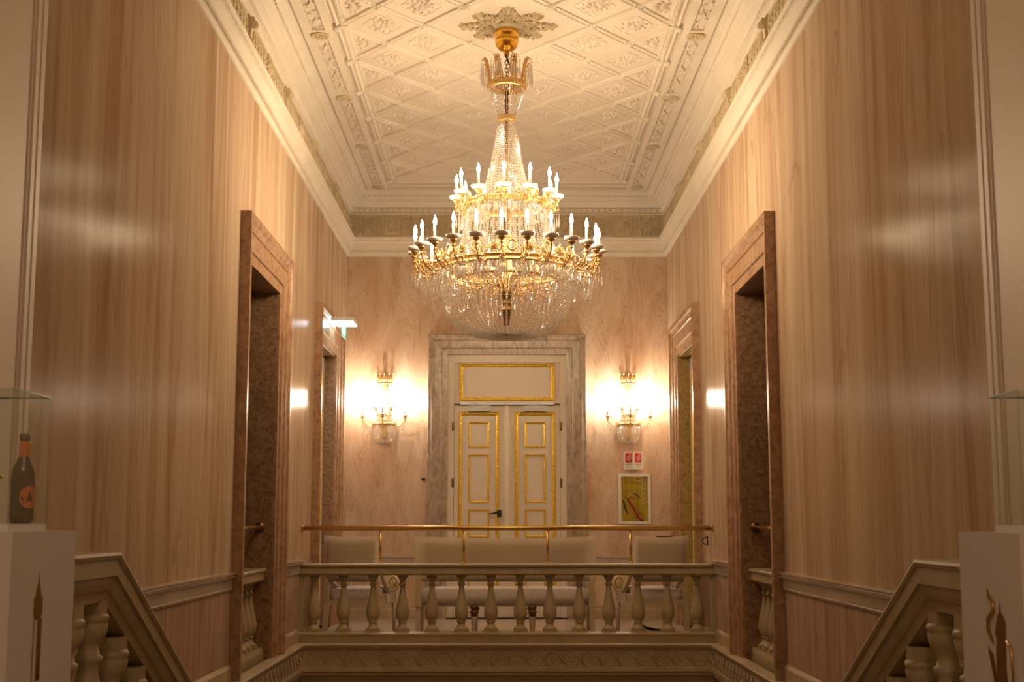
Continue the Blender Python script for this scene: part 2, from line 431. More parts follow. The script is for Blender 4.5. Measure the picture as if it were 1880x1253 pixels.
blk = MB().box(-0.056, 0.056, -0.11, 0.11, -0.010, 0.05).mesh('boss_block', 'stucco')
# acanthus strip between ovals: a wavy stem with leaves
strip = MB(); Ls = 1.34
pts = []
for i in range(61):
    t = i / 60; pts.append((0.022 * math.sin(t * 2 * PI * 4), -Ls / 2 + Ls * t, -0.006))
strip.tube(pts, 0.006, 5)
for i in range(16):
    t = (i + 0.5) / 16; y = -Ls / 2 + Ls * t; sgn = 1 if i % 2 else -1
    for q in (-0.6, 0.25, 1.0):
        a = q + (PI / 2 if sgn > 0 else -PI / 2) * 0 ; dx = math.sin(1.2 * q) ; dy = math.cos(q) * sgn
        strip.bump((sgn * 0.026 + dx * 0.016, y + dy * 0.02, 0.002), (dx * 0.019 + 0.004, dy * 0.022, 0), (-dy * 0.008, dx * 0.008 + 0.004, 0), (0, 0, -0.016), 6)
stm = strip.mesh('acanthus_panel', 'stucco')
gr = MB().box(-.052, .052, -Ls / 2 - .01, Ls / 2 + .01, -0.004, 0.03)
grm = gr.mesh('panel_ground', 'coffer')
for s in (-1, 1):
    for i, y in enumerate(OV):
        cz(place('boss_block', blk, None, (s * 1.510, y, 4.995)))
        cz(place('oval_boss', ovm, None, (s * 1.510, y, 4.984)))
        if i < len(OV) - 1:
            ym = (y + OV[i + 1]) / 2
            cz(place('panel_ground', grm, None, (s * 1.510, ym, 5.01)))
            cz(place('acanthus_panel', stm, None, (s * 1.510, ym, 5.004)))
# ribs of the diamond field
L = math.hypot(0.3333, 0.40)
rib = MB()
rl = L - 0.05
prof = [(-0.028, 0.0), (-0.028, -0.010), (-0.021, -0.013), (-0.016, -0.008), (0.012, -0.008), (0.016, -0.017), (0.026, -0.017), (0.028, 0.0)]
rib.extrude(prof, lambda u, v, t: (-rl / 2 + rl * t, u, v))
for i in range(9):
    x = -rl / 2 + rl * (i + .5) / 9
    rib.bump((x, -0.003, -0.007), (0.018, 0.003, 0), (-0.003, 0.009, 0), (0, 0, -0.008), 6)
ribm = rib.mesh('leafy_rib', 'stucco')
node = MB()
node.lathe([(0.0, -0.05), (0.018, -0.046), (0.03, -0.03), (0.045, -0.018), (0.05, 0.0)], 8)
for k in range(4):
    a = k * PI / 2 + PI / 4; node.bump((0.045 * math.cos(a), 0.045 * math.sin(a), -0.012), (0.034 * math.cos(a), 0.034 * math.sin(a), 0), (-0.018 * math.sin(a), 0.018 * math.cos(a), 0), (0, 0, -0.022), 6)
nodem = node.mesh('rib_boss', 'stucco')
ros = MB()
for k in range(10):
    a = k * 2 * PI / 10; c, s_ = math.cos(a), math.sin(a)
    ros.bump((0.052 * c, 0.075 * s_, 0), (0.034 * c, 0.045 * s_, 0), (-0.016 * s_, 0.018 * c, 0), (0, 0, -0.020), 6)
    a += PI / 10; c, s_ = math.cos(a), math.sin(a)
    ros.bump((0.096 * c, 0.132 * s_, 0), (0.020 * c - 0.02 * s_, 0.028 * s_ + 0.016 * c, 0), (-0.012 * s_, 0.014 * c, 0), (0, 0, -0.015), 6)
ros.bump((0, 0, 0), (0.026, 0, 0), (0, 0.034, 0), (0, 0, -0.026), 8)
opts = []
for i in range(48):
    a = 2 * PI * i / 48; r = 1 + 0.10 * math.cos(4 * a) + 0.06 * math.cos(8 * a)
    opts.append((0.135 * r * math.cos(a), 0.175 * r * math.sin(a), -0.001))
ros.tube(opts, 0.0035, 5, closed=True)
rosm = ros.mesh('coffer_rosette', 'coffer')
def inbig(x, y): return abs(x) / 0.667 + abs(y - 10.2) / 0.80 < 0.98
j = 0; y = FY0
rows = [FY0 + 0.4 * i for i in range(25)]
for i, y in enumerate(rows):
    off = 0.0 if i % 2 == 0 else 0.3333     # rows at 10.2, 11.0 ... carry nodes on x = 0
    xs = [off + 0.6667 * k for k in range(-3, 3)]
    for x in xs:
        if abs(x) < 1.2 and not inbig(x, y):
            cz(place('rib_boss', nodem, None, (x, y, ZC + 0.03), scale=(.75, .75, .8)))
        # rosette of the diamond whose left corner is here
        cx_ = x + 0.3333
        if abs(cx_) < 1.2 and 0 < i < 24 and not inbig(cx_, y) and y > 8.4:
            cz(place('coffer_rosette', rosm, None, (cx_, y, ZC + 0.03)))
        if i < 24:
            for sg in (-1, 1):
                xm, ym = x + sg * 0.1667, y + 0.2
                if abs(xm) < 1.22 and not inbig(xm, ym) and ym > 8.2:
                    cz(place('leafy_rib', ribm, None, (xm, ym, ZC + 0.03), (0, 0, math.atan2(0.4, sg * 0.3333))))
                elif abs(xm) < 1.22 and ym <= 8.2:
                    pass
# half diamonds against the long edges: spray of leaves; edge leaf moulding broken by bosses
spray = MB()
for k in range(7):
    a = -1.25 + 2.5 * k / 6
    for q in (0.05, 0.11):
        spray.bump((q * math.cos(a), q * 1.2 * math.sin(a), 0), (0.03 * math.cos(a), 0.03 * math.sin(a), 0), (-0.01 * math.sin(a), 0.01 * math.cos(a), 0), (0, 0, -0.018), 6)
spm = spray.mesh('leaf_spray', 'coffer')
edge = MB(); el_ = 0.72
edge.extrude([(-0.05, 0), (-0.05, -0.022), (-0.038, -0.028), (-0.030, -0.012), (0.03, -0.012), (0.034, -0.02), (0.04, 0)], lambda u, v, t: (u, -el_ / 2 + el_ * t, v))
for k in range(14):
    yy = -el_ / 2 + el_ * (k + .5) / 14
    edge.bump((0.0, yy, -0.012), (0.026, 0.006, 0), (-0.004, 0.016, 0), (0, 0, -0.02), 6)
edm = edge.mesh('leaf_edge_moulding', 'stucco')
eb = MB().box(-0.075, 0.075, -0.035, 0.035, -0.024, 0.0)
eb.lathe([(0, -0.06), (0.03, -0.045), (0.045, -0.024)], 8, (-.02, 0, 0))
ebm = eb.mesh('edge_boss', 'stucco')
for s in (-1, 1):
    for i in range(1, 24, 2):
        pass
    k = 0; y = 8.6
    while y < 15.1:
        cz(place('edge_boss', ebm, None, (s * 1.345, y, ZC + 0.03), (0, 0, 0 if s < 0 else PI)))
        if y < 14.9:
            cz(place('leaf_edge_moulding', edm, None, (s * 1.315, y + 0.4, ZC + 0.03), (0, 0, 0 if s < 0 else PI)))
            cz(place('leaf_spray', spm, None, (s * 1.25, y + 0.4, ZC + 0.03), (0, 0, 0 if s < 0 else PI)))
        y += 0.8
for x in (-1.0, -0.3333, 0.3333, 1.0):
    pass
ee = MB()
ee.extrude([(0.03, 0), (0.03, -0.022), (0.018, -0.028), (0.01, -0.012), (-0.05, -0.012), (-0.055, 0)], lambda u, v, t: (-1.30 + 2.6 * t, 15.06 + u, ZC + .03 + v))
cz(ee.obj('end_edge_moulding', 'stucco'))
# big central rosette of acanthus scrolls
cr_ = MB()
def spiral(cx, cy, r0, turns, a0, n=22, sgn=1, z=-0.018):
    return [(cx + r0 * (1 - i / n * 0.85) * math.cos(a0 + sgn * turns * 2 * PI * i / n), cy + r0 * (1 - i / n * 0.85) * math.sin(a0 + sgn * turns * 2 * PI * i / n), z) for i in range(n + 1)]
for k in range(8):
    a = k * PI / 4; big = 1.0 if k % 2 == 0 else 0.88
    ca, sa = math.cos(a), math.sin(a)
    def T(u, v): return (u * ca - v * sa, u * sa + v * ca)
    for sg in (-1, 1):
        for (u, v, r, tn) in ((0.20 * big, sg * 0.055, 0.045, 1.2), (0.29 * big, sg * 0.038, 0.032, 1.1)):
            p = spiral(u, v, r, tn, -sg * PI / 2, sgn=sg)
            cr_.tube([(*T(x, y), z) for x, y, z in p], 0.009, 5)
        for q in range(5):
            u, v = 0.13 + q * 0.055 * big, sg * (0.085 - 0.012 * q)
            x, y = T(u, v); d = T(0.028, sg * 0.016); w = T(-sg * 0.006, 0.010)
            cr_.bump((x, y, 0), (*d, 0), (*w, 0), (0, 0, -0.034), 6)
    x, y = T(0.35 * big, 0); d = T(0.055, 0); w = T(0, 0.024)
    cr_.bump((x, y, 0), (*d, 0), (*w, 0), (0, 0, -0.035), 6)
    x, y = T(0.14, 0); d = T(0.05, 0); w = T(0, 0.03)
    cr_.bump((x, y, 0), (*d, 0), (*w, 0), (0, 0, -0.06), 6)
cr_.lathe([(0.12, -0.0), (0.125, -0.03), (0.105, -0.035)], 24)
cz(cr_.obj('ceiling_rose', 'stucco_old', None, (0, 10.2, ZC + 0.03)))

# ------------------------------------------------------------------ cornice (trim) round the top of the walls
P_up = [(0, 4.98), (0, 4.745), (0.028, 4.750), (0.030, 4.765), (0.052, 4.772), (0.056, 4.822), (0.070, 4.828), (0.115, 4.850), (0.118, 4.868), (0.132, 4.875), (0.138, 4.925), (0.155, 4.932), (0.160, 4.960), (0.185, 4.985), (0.215, 5.000), (0.240, 5.008), (0.262, 5.010), (0.262, 5.04), (0, 5.04)]
P_lo = [(0, 4.246), (0.012, 4.250), (0.018, 4.285), (0.030, 4.292), (0.032, 4.312), (0.040, 4.330), (0.060, 4.400), (0.074, 4.412), (0.078, 4.440), (0.088, 4.448), (0.090, 4.466), (0, 4.476)]
P_fr = [(0, 4.470), (0.018, 4.470), (0.018, 4.750), (0, 4.750)]
def cornice(name, fn):
    root = empty(name); struct(root)
    fn(P_lo, 'lower_cornice', 'stucco', root); fn(P_fr, 'frieze', 'stucco_old', root); fn(P_up, 'upper_cornice', 'stucco', root)
    return root
tl = cornice('trim_1', lambda p, n, m, r: sweep_side(p, -1, YN, YE, n, m, r))
tr = cornice('trim_2', lambda p, n, m, r: sweep_side(p, 1, YN, YE, n, m, r))
te = cornice('trim_3', lambda p, n, m, r: sweep_end(p, -XW, XW, YE, n, m, r))
tn = cornice('trim_4', lambda p, n, m, r: sweep_end(p, -XW, XW, YN, n, m, r, sy=-1))
# bead rows, egg row, leaf row as real relief, one mesh per run
def runs(root, s, kind):
    beads = MB(); eggs = MB(); leaf = MB(); cove = MB()
    if kind == 'side':
        y = 7.3
        while y < YE - .05:
            beads.box(s * (XW - .042), s * (XW - .028), y, y + 0.012, 4.288, 4.316)
            y += 0.024
        y = 7.6
        while y < YE - .08:
            eggs.bump((s * (XW - .052), y, 4.796), (0, 0.016, 0), (0, 0, 0.026), (-s * 0.022, 0, 0), 6)
            leaf.bump((s * (XW - .070), y, 4.424), (0, 0.014, 0.004), (0, 0.004, 0.022), (-s * 0.012, 0, 0.0), 5)
            y += 0.042
        y = 8.0
        while y < YE - .2:
            cove.bump((s * (XW - .165), y, 4.945), (0, 0.013, 0), (0.010, 0, 0.008), (-s * 0.010, 0, -0.014), 5)
            y += 0.062
    else:
        x = -XW + .05
        while x < XW - .05:
            beads.box(x, x + .012, YE - .042, YE - .028, 4.288, 4.316); x += 0.024
        x = -XW + .07
        while x < XW - .07:
            eggs.box(x, x + 0.042, YE - .074, YE - .052, 4.772, 4.818)
            eggs.bump((x + .056, YE - .054, 4.796), (0.010, 0, 0), (0, 0, 0.022), (0, -0.018, 0), 6)
            leaf.bump((x, YE - .072, 4.424), (0.012, 0, 0.004), (0.004, 0, 0.022), (0, -0.012, 0.0), 5)
            x += 0.070
        x = -XW + .2
        while x < XW - .2:
            cove.bump((x, YE - .165, 4.945), (0.013, 0, 0), (0, 0.010, 0.008), (0, -0.010, -0.014), 5); x += 0.062
    for mb, n in ((beads, 'bead_row'), (eggs, 'egg_and_dart_row'), (leaf, 'leaf_row'), (cove, 'pearl_row')):
        stuff(mb.obj(n, 'stucco', root))
runs(tl, -1, 'side'); runs(tr, 1, 'side'); runs(te, 0, 'end')
# frieze ornament in local coordinates: u along, v up, w out
def frieze_anthemion(mb):
    pts = [(-0.042, -0.05), (-0.046, 0.03)] + [(0.046 * math.cos(PI - a), 0.055 + 0.05 * math.sin(a)) for a in [PI * i / 8 for i in range(9)]] + [(0.042, -0.05)]
    mb.tube([(u, 0, v) for u, v in pts], 0.006, 5)
    mb.tube([(u * .6, 0, v * .75 + .01) for u, v in pts], 0.005, 5)
    for k in range(7):
        a = PI * (k + .5) / 7
        mb.bump((0.016 * math.cos(a), 0, 0.03 + 0.02 * math.sin(a)), (0.014 * math.cos(a), 0, 0.014 * math.sin(a)), (-0.004 * math.sin(a), 0, 0.004 * math.cos(a)), (0, -0.012, 0), 5)
    mb.bump((0, 0, 0.0), (0.014, 0, 0), (0, 0, 0.014), (0, -0.02, 0), 6)
    for u in (-0.022, 0.022):
        for v in (-0.06, -0.08, -0.1):
            mb.bump((u, 0, v), (0.009, 0, 0), (0, 0, 0.008), (0, -0.012, 0), 5)
    mb.tube([(0, 0, -0.11), (0, 0, 0.0)], 0.005, 4)
    for u in (-0.053, 0.053): mb.tube([(u, 0, -0.115), (u, 0, 0.115)], 0.005, 4)
an = MB(); frieze_anthemion(an); anm = an.mesh('anthemion', 'stucco_old')
mk = MB()   # lion mask on a square panel
mk.box(-0.085, 0.085, -0.012, 0.0, -0.115, 0.115)
mk.tube([(-0.082, -0.014, -0.112), (0.082, -0.014, -0.112), (0.082, -0.014, 0.112), (-0.082, -0.014, 0.112)], 0.006, 5, closed=True)
mk.bump((0, -0.012, 0.0), (0.050, 0, 0), (0, 0, 0.062), (0, -0.035, 0), 10)
mk.bump((0, -0.030, -0.025), (0.022, 0, 0), (0, 0, 0.018), (0, -0.024, 0), 8)
mk.bump((0, -0.035, -0.045), (0.014, 0, 0), (0, 0, 0.010), (0, -0.014, 0), 6)
for sx in (-1, 1):
    mk.bump((sx * 0.02, -0.036, 0.012), (0.010, 0, 0), (0, 0, 0.007), (0, -0.012, 0), 6)
    mk.bump((sx * 0.04, -0.02, 0.042), (0.014, 0, 0), (0, 0, 0.016), (0, -0.014, 0), 6)
    mk.tube([(x, -0.014, z) for x, z, _ in [(sx * 0.055 + 0.018 * math.cos(t * 0.55), 0.085 + 0.018 * math.sin(t * 0.55), 0) for t in range(12)]], 0.004, 4)
for k in range(12):
    a = 2 * PI * k / 12
    mk.bump((0.060 * math.cos(a), -0.012, 0.068 * math.sin(a)), (0.018 * math.cos(a), 0, 0.018 * math.sin(a)), (-0.008 * math.sin(a), 0, 0.008 * math.cos(a)), (0, -0.016, 0), 5)
mkm = mk.mesh('lion_mask_panel', 'stucco_old')
brk = MB()   # small scrolled console
brk.extrude([(0.0, -0.12), (0.0, 0.12), (0.045, 0.12), (0.048, 0.09), (0.040, 0.06), (0.026, 0.03), (0.020, -0.02), (0.026, -0.07), (0.018, -0.11)], lambda u, v, t: (-0.035 + 0.07 * t, -u, v))
brk.bump((0, -0.04, 0.075), (0.028, 0, 0), (0, 0, 0.04), (0, -0.035, -0.01), 8)
for k in range(3): brk.bump((-0.02 + 0.02 * k, -0.022, -0.06), (0.008, 0, 0), (0, 0, 0.04), (0, -0.015, 0), 5)
brm = brk.mesh('frieze_console', 'stucco_old')
FZ = 4.612
def frieze_items(root, T, rot, span):
    a, b = span
    return
masks_x = [0, 0.69, 1.38]
for x in (-1.38, -0.69, 0, 0.69, 1.38): place('lion_mask_panel', mkm, te, (x, YE - .018, FZ))
k = -1.80
for x in [i * 0.115 + 0.0575 for i in range(-16, 16)]:
    if min(abs(x - m) for m in (-1.38, -0.69, 0, 0.69, 1.38)) > 0.12 and abs(x) < 1.83:
        place('anthemion', anm, te, (x, YE - .022, FZ))
for s, root in ((-1, tl), (1, tr)):
    rz = PI / 2 if s < 0 else -PI / 2
    y = 14.90; i = 0
    pos = []
    while y > 8.0:
        if i % 2 == 0: place('lion_mask_panel', mkm, root, (s * (XW - .018), y, FZ), (0, 0, rz))
        else: place('frieze_console', brm, root, (s * (XW - .018), y, FZ), (0, 0, rz))
        pos.append(y); y -= 0.80; i += 1
    y = 15.5
    while y > 8.0:
        if min(abs(y - p) for p in pos) > 0.11:
            place('anthemion', anm, root, (s * (XW - .022), y, FZ), (0, 0, rz))
        y -= 0.115

# ------------------------------------------------------------------ chair rails and plinths on the side walls
P_rail = [(0, 0.655), (0.010, 0.655), (0.014, 0.668), (0.012, 0.675), (0.018, 0.735), (0.035, 0.742), (0.038, 0.750), (0.030, 0.757), (0.045, 0.768), (0.048, 0.778), (0, 0.785)]
P_rail = [(p, z - 0.018) for p, z in P_rail]
P_base = [(0, 0.03), (0.020, 0.03), (0.020, 0.12), (0.012, 0.135), (0, 0.145)]
tno = 5
for s in (-1, 1):
    root = empty('trim_%d' % tno); struct(root); tno += 1
    for (a, b) in ((YN + .02, 9.29), (11.25, 12.36)):
        sweep_side(P_rail, s, a, b, 'chair_rail', 'railmould', root, miter1=False)
    bs = empty('baseboard_left' if s < 0 else 'baseboard_right'); struct(bs)
    for (a, b) in ((8.0, 9.29), (11.25, 12.30)):
        sweep_side(P_base, s, a, b, 'base_moulding', 'ledge', bs, miter1=False)
    for (a, b) in ((12.55, 13.05), (15.0, YE)):
        sweep_side([(p, z - .03) for p, z in P_base], s, a, b, 'base_moulding', 'ledge', bs, miter1=False)
        sweep_side([(p, z - .03) for p, z in P_rail], s, a, b, 'rail_moulding', 'railmould', root, miter1=False)
bb = empty('baseboard_back'); struct(bb)
P_b2 = [(0, 0.0), (0.022, 0.0), (0.022, 0.11), (0.012, 0.12), (0.012, 0.155), (0, 0.165)]
P_r2 = [(0, 0.63), (0.03, 0.63), (0.035, 0.68), (0.050, 0.70), (0.050, 0.715), (0, 0.72)]
cr2 = empty('trim_%d' % tno); struct(cr2); tno += 1
for a, b in ((-XW, -0.92), (0.92, XW)):
    sweep_end(P_b2, a, b, YE, 'base_moulding', 'ledge', bb, miter=False)
    sweep_end(P_r2, a, b, YE, 'rail_moulding', 'railmould', cr2, miter=False)

# ------------------------------------------------------------------ carved ledge (floor edge) along the stairwell
P_led = [(0.0, 0.030), (0.100, 0.030), (0.106, 0.022), (0.104, 0.010), (0.092, -0.012), (0.086, -0.020), (0.080, -0.024), (0.080, -0.172), (0.092, -0.176), (0.094, -0.208), (0.080, -0.222), (0.082, -0.240), (0.060, -0.262), (0.052, -0.280), (0.040, -0.285), (0.036, -0.330), (0.0, -0.330)]
YL = 12.20
led = empty('trim_%d' % tno); struct(led); tno += 1
for s in (-1, 1): sweep_side(P_led, s, YN, YL, 'stone_ledge', 'ledge', led, miter1=True)
o = sweep_end(P_led, -XW, XW, YL, 'stone_ledge', 'ledge', led)
hb = MB(); hb.box(-XW, XW, YL, YL + .12, ZL, 0.02)
struct(hb.obj('wall_stairwell', 'stair'))
wv = MB()
W = 0.162
def arc(cx, cz_, r0, r1, a0, a1, n): return [(cx + (r0 + (r1 - r0) * i / n) * math.cos(a0 + (a1 - a0) * i / n), 0, cz_ + (r0 + (r1 - r0) * i / n) * math.sin(a0 + (a1 - a0) * i / n)) for i in range(n + 1)]
wv.tube(arc(0, 0.008, 0.052, 0.008, R(200), R(200 - 600), 26), 0.0045, 5)
wv.tube(arc(0, 0.008, 0.064, 0.058, R(250), R(30), 12) + [(0.085, 0, 0.0), (0.115, 0, -0.035)], 0.0045, 5)
wv.tube(arc(0, 0.0, 0.072, 0.072, R(200), R(340), 10), 0.0045, 5)
wv.tube([(0.045, 0, 0.055), (0.06, 0, 0.02), (0.095, 0, -0.03), (0.125, 0, -0.05)], 0.004, 5)
wv.tube([(0.062, 0, 0.055), (0.075, 0, 0.025), (0.10, 0, -0.01)], 0.004, 5)
wvm = wv.mesh('wave_scroll', 'ledge')
xx = -XW + .19
while xx < XW - .12:
    place('wave_scroll', wvm, led, (xx, YL - .081, -0.098)); xx += W
for s in (-1, 1):
    y = YL - .18
    while y > 8.3:
        place('wave_scroll', wvm, led, (s * (XW - .081), y, -0.098), (0, 0, PI / 2 if s < 0 else -PI / 2)); y -= W

# ------------------------------------------------------------------ marble door and balcony surrounds
def surround(name, s, y0, y1, ztop, wid, mat, zbot, parent=None):
    """moulded frame on a side wall: stepped profile going inward"""
    root = empty(name) if not parent else parent
    if not parent: struct(root)
    prof = [(0.0, 0.0), (0.0, 0.075), (0.045, 0.075), (0.055, 0.066), (0.062, 0.060), (0.085, 0.050), (0.11, 0.048), (0.115, 0.036), (0.245, 0.036), (0.25, 0.022), (wid, 0.022), (wid, 0.0)]
    mb = MB(); n = len(prof); rows = []
    for (d, p) in prof:
        X = s * (XW - p)
        rows.append([(X, y0 + d, zbot), (X, y0 + d, ztop - d), (X, y1 - d, ztop - d), (X, y1 - d, zbot)])
    vs = [v for r in rows for v in r]; fs = []
    for i in range(n - 1):
        for k in range(3): fs.append((i * 4 + k, i * 4 + k + 1, (i + 1) * 4 + k + 1, (i + 1) * 4 + k))
    mb.add(vs, fs); mb.obj('moulded_surround', mat, root)
    return root
def lining(s, a, b, zt, depth, z0, mat, parent):
    """inner reveal of an opening"""
    mb = MB(); x0, x1 = s * XW, s * (XW + depth)
    mb.box(x0, x1, a - .012, a, z0, zt); mb.box(x0, x1, b, b + .012, z0, zt); mb.box(x0, x1, a, b, zt, zt + .012)
    return mb.obj('reveal', mat, parent)
for s in (-1, 1):
    r_ = surround('trim_%d' % tno, s, 9.30, 11.21, 3.305, 0.33, 'pinkmarble', 0.03); tno += 1
    lining(s, OP[0][0], OP[0][1], ZO - .025, 0.45, 0.0, 'jambmarble', r_)

# ------------------------------------------------------------------ gilt moulding frame, local x/z in the plane, facing -y
def gilt_frame(w, h, t, parent, loc, rot=(0, 0, 0), pitch=0.022, name='gilt_moulding'):
    mb = MB(); prof = [(0, 0), (0, 0.010), (t * .2, 0.016), (t * .55, 0.012), (t * .8, 0.006), (t, 0.004), (t, 0)]
    rows = []
    for d, p in prof:
        a, b = w / 2 - d, h / 2 - d
        rows.append([(-a, -p, -b), (a, -p, -b), (a, -p, b), (-a, -p, b)])
    vs = [v for r in rows for v in r]; fs = []
    for i in range(len(prof) - 1):
        for k in range(4): fs.append((i * 4 + k, i * 4 + (k + 1) % 4, (i + 1) * 4 + (k + 1) % 4, (i + 1) * 4 + k))
    mb.add(vs, fs)
    q = t * .45
    nx = max(2, int((w - t) / pitch)); nz = max(2, int((h - t) / pitch))
    for i in range(nx):
        x = -w / 2 + t / 2 + (w - t) * (i + .5) / nx
        for z in (-h / 2 + q, h / 2 - q): mb.bump((x, -0.012, z), (pitch * .36, 0, 0), (0, 0, t * .36), (0, -0.009, 0), 5)
    for i in range(nz):
        z = -h / 2 + t / 2 + (h - t) * (i + .5) / nz
        for x in (-w / 2 + q, w / 2 - q): mb.bump((x, -0.012, z), (t * .36, 0, 0), (0, 0, pitch * .36), (0, -0.009, 0), 5)
    return mb.obj(name, 'gilt', parent, loc, rot)

# ------------------------------------------------------------------ door_1: end wall double door
d1 = empty('door_1', (0, YE, 0)); struct(d1, 'cream double door with gilt mouldings in a grey marble surround', None)
prof = [(0.0, 0.0), (0.0, 0.078), (0.008, 0.085), (0.035, 0.078), (0.055, 0.060), (0.072, 0.056), (0.078, 0.044), (0.155, 0.040), (0.165, 0.050), (0.172, 0.034), (0.232, 0.030), (0.236, 0.0), (0.236, -0.09)]
mb = MB(); rows = []
for d, p in prof:
    rows.append([(-0.93 + d, -p, 0), (-0.93 + d, -p, 3.30 - d), (0.93 - d, -p, 3.30 - d), (0.93 - d, -p, 0)])
vs = [v for r in rows for v in r]; fs = []
for i in range(len(prof) - 1):
    for k in range(3): fs.append((i * 4 + k, (i + 1) * 4 + k, (i + 1) * 4 + k + 1, i * 4 + k + 1))
mb.add(vs, fs); mb.obj('marble_surround', 'greymarble', d1)
# cream lining
ln = MB(); ln.box(-0.70, -0.625, 0.02, 0.09, 0, 3.07); ln.box(0.625, 0.70, 0.02, 0.09, 0, 3.07); ln.box(-0.625, 0.625, 0.021, 0.09, 2.98, 3.07)
ln.box(-0.699, 0.699, 0.092, 0.12, 0, 3.07)
ln.obj('door_lining', 'paint', d1)
tp = MB().box(-0.625, 0.625, 0.035, 0.08, 2.49, 2.99).obj('transom_panel', 'paint_warm', d1)
gilt_frame(1.12, 0.44, 0.042, tp, (0, 0.035, 2.742))
for s in (-1, 1):
    lf = MB(); lf.box(s * 0.006, s * 0.622, 0.035, 0.075, 0.015, 2.462)
    lf = lf.obj('door_leaf', 'paint', d1)
    cxl = s * 0.33
    gilt_frame(0.476, 2.385 - 0.15, 0.042, lf, (cxl, 0.035, (2.39 + 0.15) / 2), pitch=0.026)
    for (za, zb) in ((2.275, 1.970), (1.895, 1.330), (1.255, 0.93), (0.855, 0.28)):
        gilt_frame(0.245, za - zb, 0.024, lf, (cxl, 0.035, (za + zb) / 2), pitch=0.016)
    cl = MB().box(s * 0.33 - .135, s * 0.33 + .135, -0.02, 0.035, 2.398, 2.462).obj('door_closer', 'steel', lf)
    for z in (2.22, 1.56, 0.70):
        MB().lathe([(0.009, -0.052), (0.011, -0.045), (0.011, 0.045), (0.009, 0.052)], 8).box(-.016, .016, 0.006, 0.014, -.05, .05).obj('hinge', 'bronze', lf, (s * 0.635, 0.018, z))
MB().box(-0.55, 0.55, -0.012, 0.03, 2.474, 2.508).box(-.55, .55, -0.018, -.006, 2.502, 2.510).obj('closer_rail', 'whitepaint', d1)
ar = MB()
for s in (-1, 1): ar.box(s * .36, s * .375, -0.016, 0.0, 2.455, 2.49)
ar.obj('closer_arm', 'steel', d1)
MB().box(-0.030, 0.030, 0.012, 0.04, 0.015, 2.462).box(-0.018, 0.018, 0.004, 0.02, 0.015, 2.462).obj('astragal', 'paint', d1)
hd = MB().box(-0.115, -0.065, -0.005, 0.035, 1.165, 1.245)
hd.tube([(-0.09, -0.005, 1.215), (-0.09, -0.055, 1.212), (-0.12, -0.062, 1.210), (-0.205, -0.058, 1.200)], [0.013, 0.013, 0.012, 0.009], 8)
hd.obj('lever_handle', 'black', d1)
MB().box(-0.70, 0.70, -0.05, 0.09, 0, 0.012).obj('threshold', 'black', d1)

# ------------------------------------------------------------------ doors 2 and 3: side doors on the far landing
for no, s in ((2, -1), (3, 1)):
    dr = empty('door_%d' % no); struct(dr, 'white panelled door with gilt beads in the %s side wall of the landing' % ('left' if s < 0 else 'right'))
    surround('x', s, 13.06, 14.98, 3.27, 0.345, 'pinkmarble', 0.0, parent=dr)
    a, b = OP[1]
    lining(s, a, b, 2.91, 0.30, 0.0, 'jambmarble' if s < 0 else 'olivemarble', dr)
    X = s * (XW + 0.13)
    lf = MB().box(X, X + s * .05, a, b, 0.01, 2.90).obj('door_leaf', 'whitepaint', dr)
    st_ = MB(); st_.box(X - s * .015, X, b - .05, b, 0, 2.90); st_.box(X - s * .015, X, a, a + .05, 0, 2.9); st_.box(X - s * .015, X, a + .05, b - .05, 2.85, 2.90)
    st_.obj('inner_frame', 'whitepaint', dr)
    gl = gilt_frame(0.50, 2.5, 0.04, lf, (X - s * .002, b - .34, 1.48), (0, 0, PI / 2 if s < 0 else -PI / 2))
    gl = gilt_frame(0.50, 2.5, 0.04, lf, (X - s * .002, a + .34, 1.48), (0, 0, PI / 2 if s < 0 else -PI / 2))

# near doors by the camera's landing (only their casing edges are in view)
for no, s in ((4, -1), (5, 1)):
    dr = empty('door_%d' % no); struct(dr, 'cream panelled door frame at the %s edge of the near landing' % ('left' if s < 0 else 'right'))
    cs = MB()
    for (ya, yb, p) in ((5.25, 5.205, 0.006), (5.205, 5.185, 0.014), (5.185, 5.14, 0.010), (5.14, 5.12, 0.016), (5.12, 5.10, 0.010), (5.10, 4.93, 0.004), (4.93, 4.90, 0.008), (4.90, 4.2, 0.012)):
        cs.box(s * XW, s * (XW - p), ya, yb, 0.1, ZC)
    cs.obj('casing', 'paint_warm', dr)
    pm = MB()
    for (ya, yb) in ((4.85, 4.55),):
        for (za, zb) in ((0.9, 1.40),):
            x = s * (XW - .013)
            pm.tube([(x, ya, za), (x, yb, za), (x, yb, zb), (x, ya, zb)], 0.012, 6, closed=True)
    pm.obj('panel_moulding', 'paint', dr)

# ------------------------------------------------------------------ balusters
def baluster_prof(h, k=1.0):
    return [(0.030 * k, 0.0), (0.062 * k, 0.0), (0.064 * k, 0.008), (0.058 * k, 0.016), (0.044 * k, 0.03), (0.034 * k, 0.05), (0.033 * k, 0.062), (0.040 * k, 0.066), (0.041 * k, 0.076), (0.036 * k, 0.080),
            (0.050 * k, 0.098), (0.060 * k, 0.125), (0.063 * k, 0.155), (0.060 * k, 0.19), (0.050 * k, 0.24), (0.036 * k, 0.30), (0.027 * k, 0.35), (0.024 * k, 0.385), (0.024 * k, 0.400),
            (0.034 * k, 0.404), (0.035 * k, 0.414), (0.027 * k, 0.420), (0.024 * k, 0.432), (0.026 * k, 0.445), (0.036 * k, 0.462), (0.042 * k, 0.470), (0.042 * k, 0.480)]
bal = MB(); bal.lathe([(r, z + 0.022) for r, z in baluster_prof(1)], 20)
bal.box(-.066, .066, -.066, .066, 0.0, 0.022); bal.box(-.048, .048, -.048, .048, 0.502, 0.516)
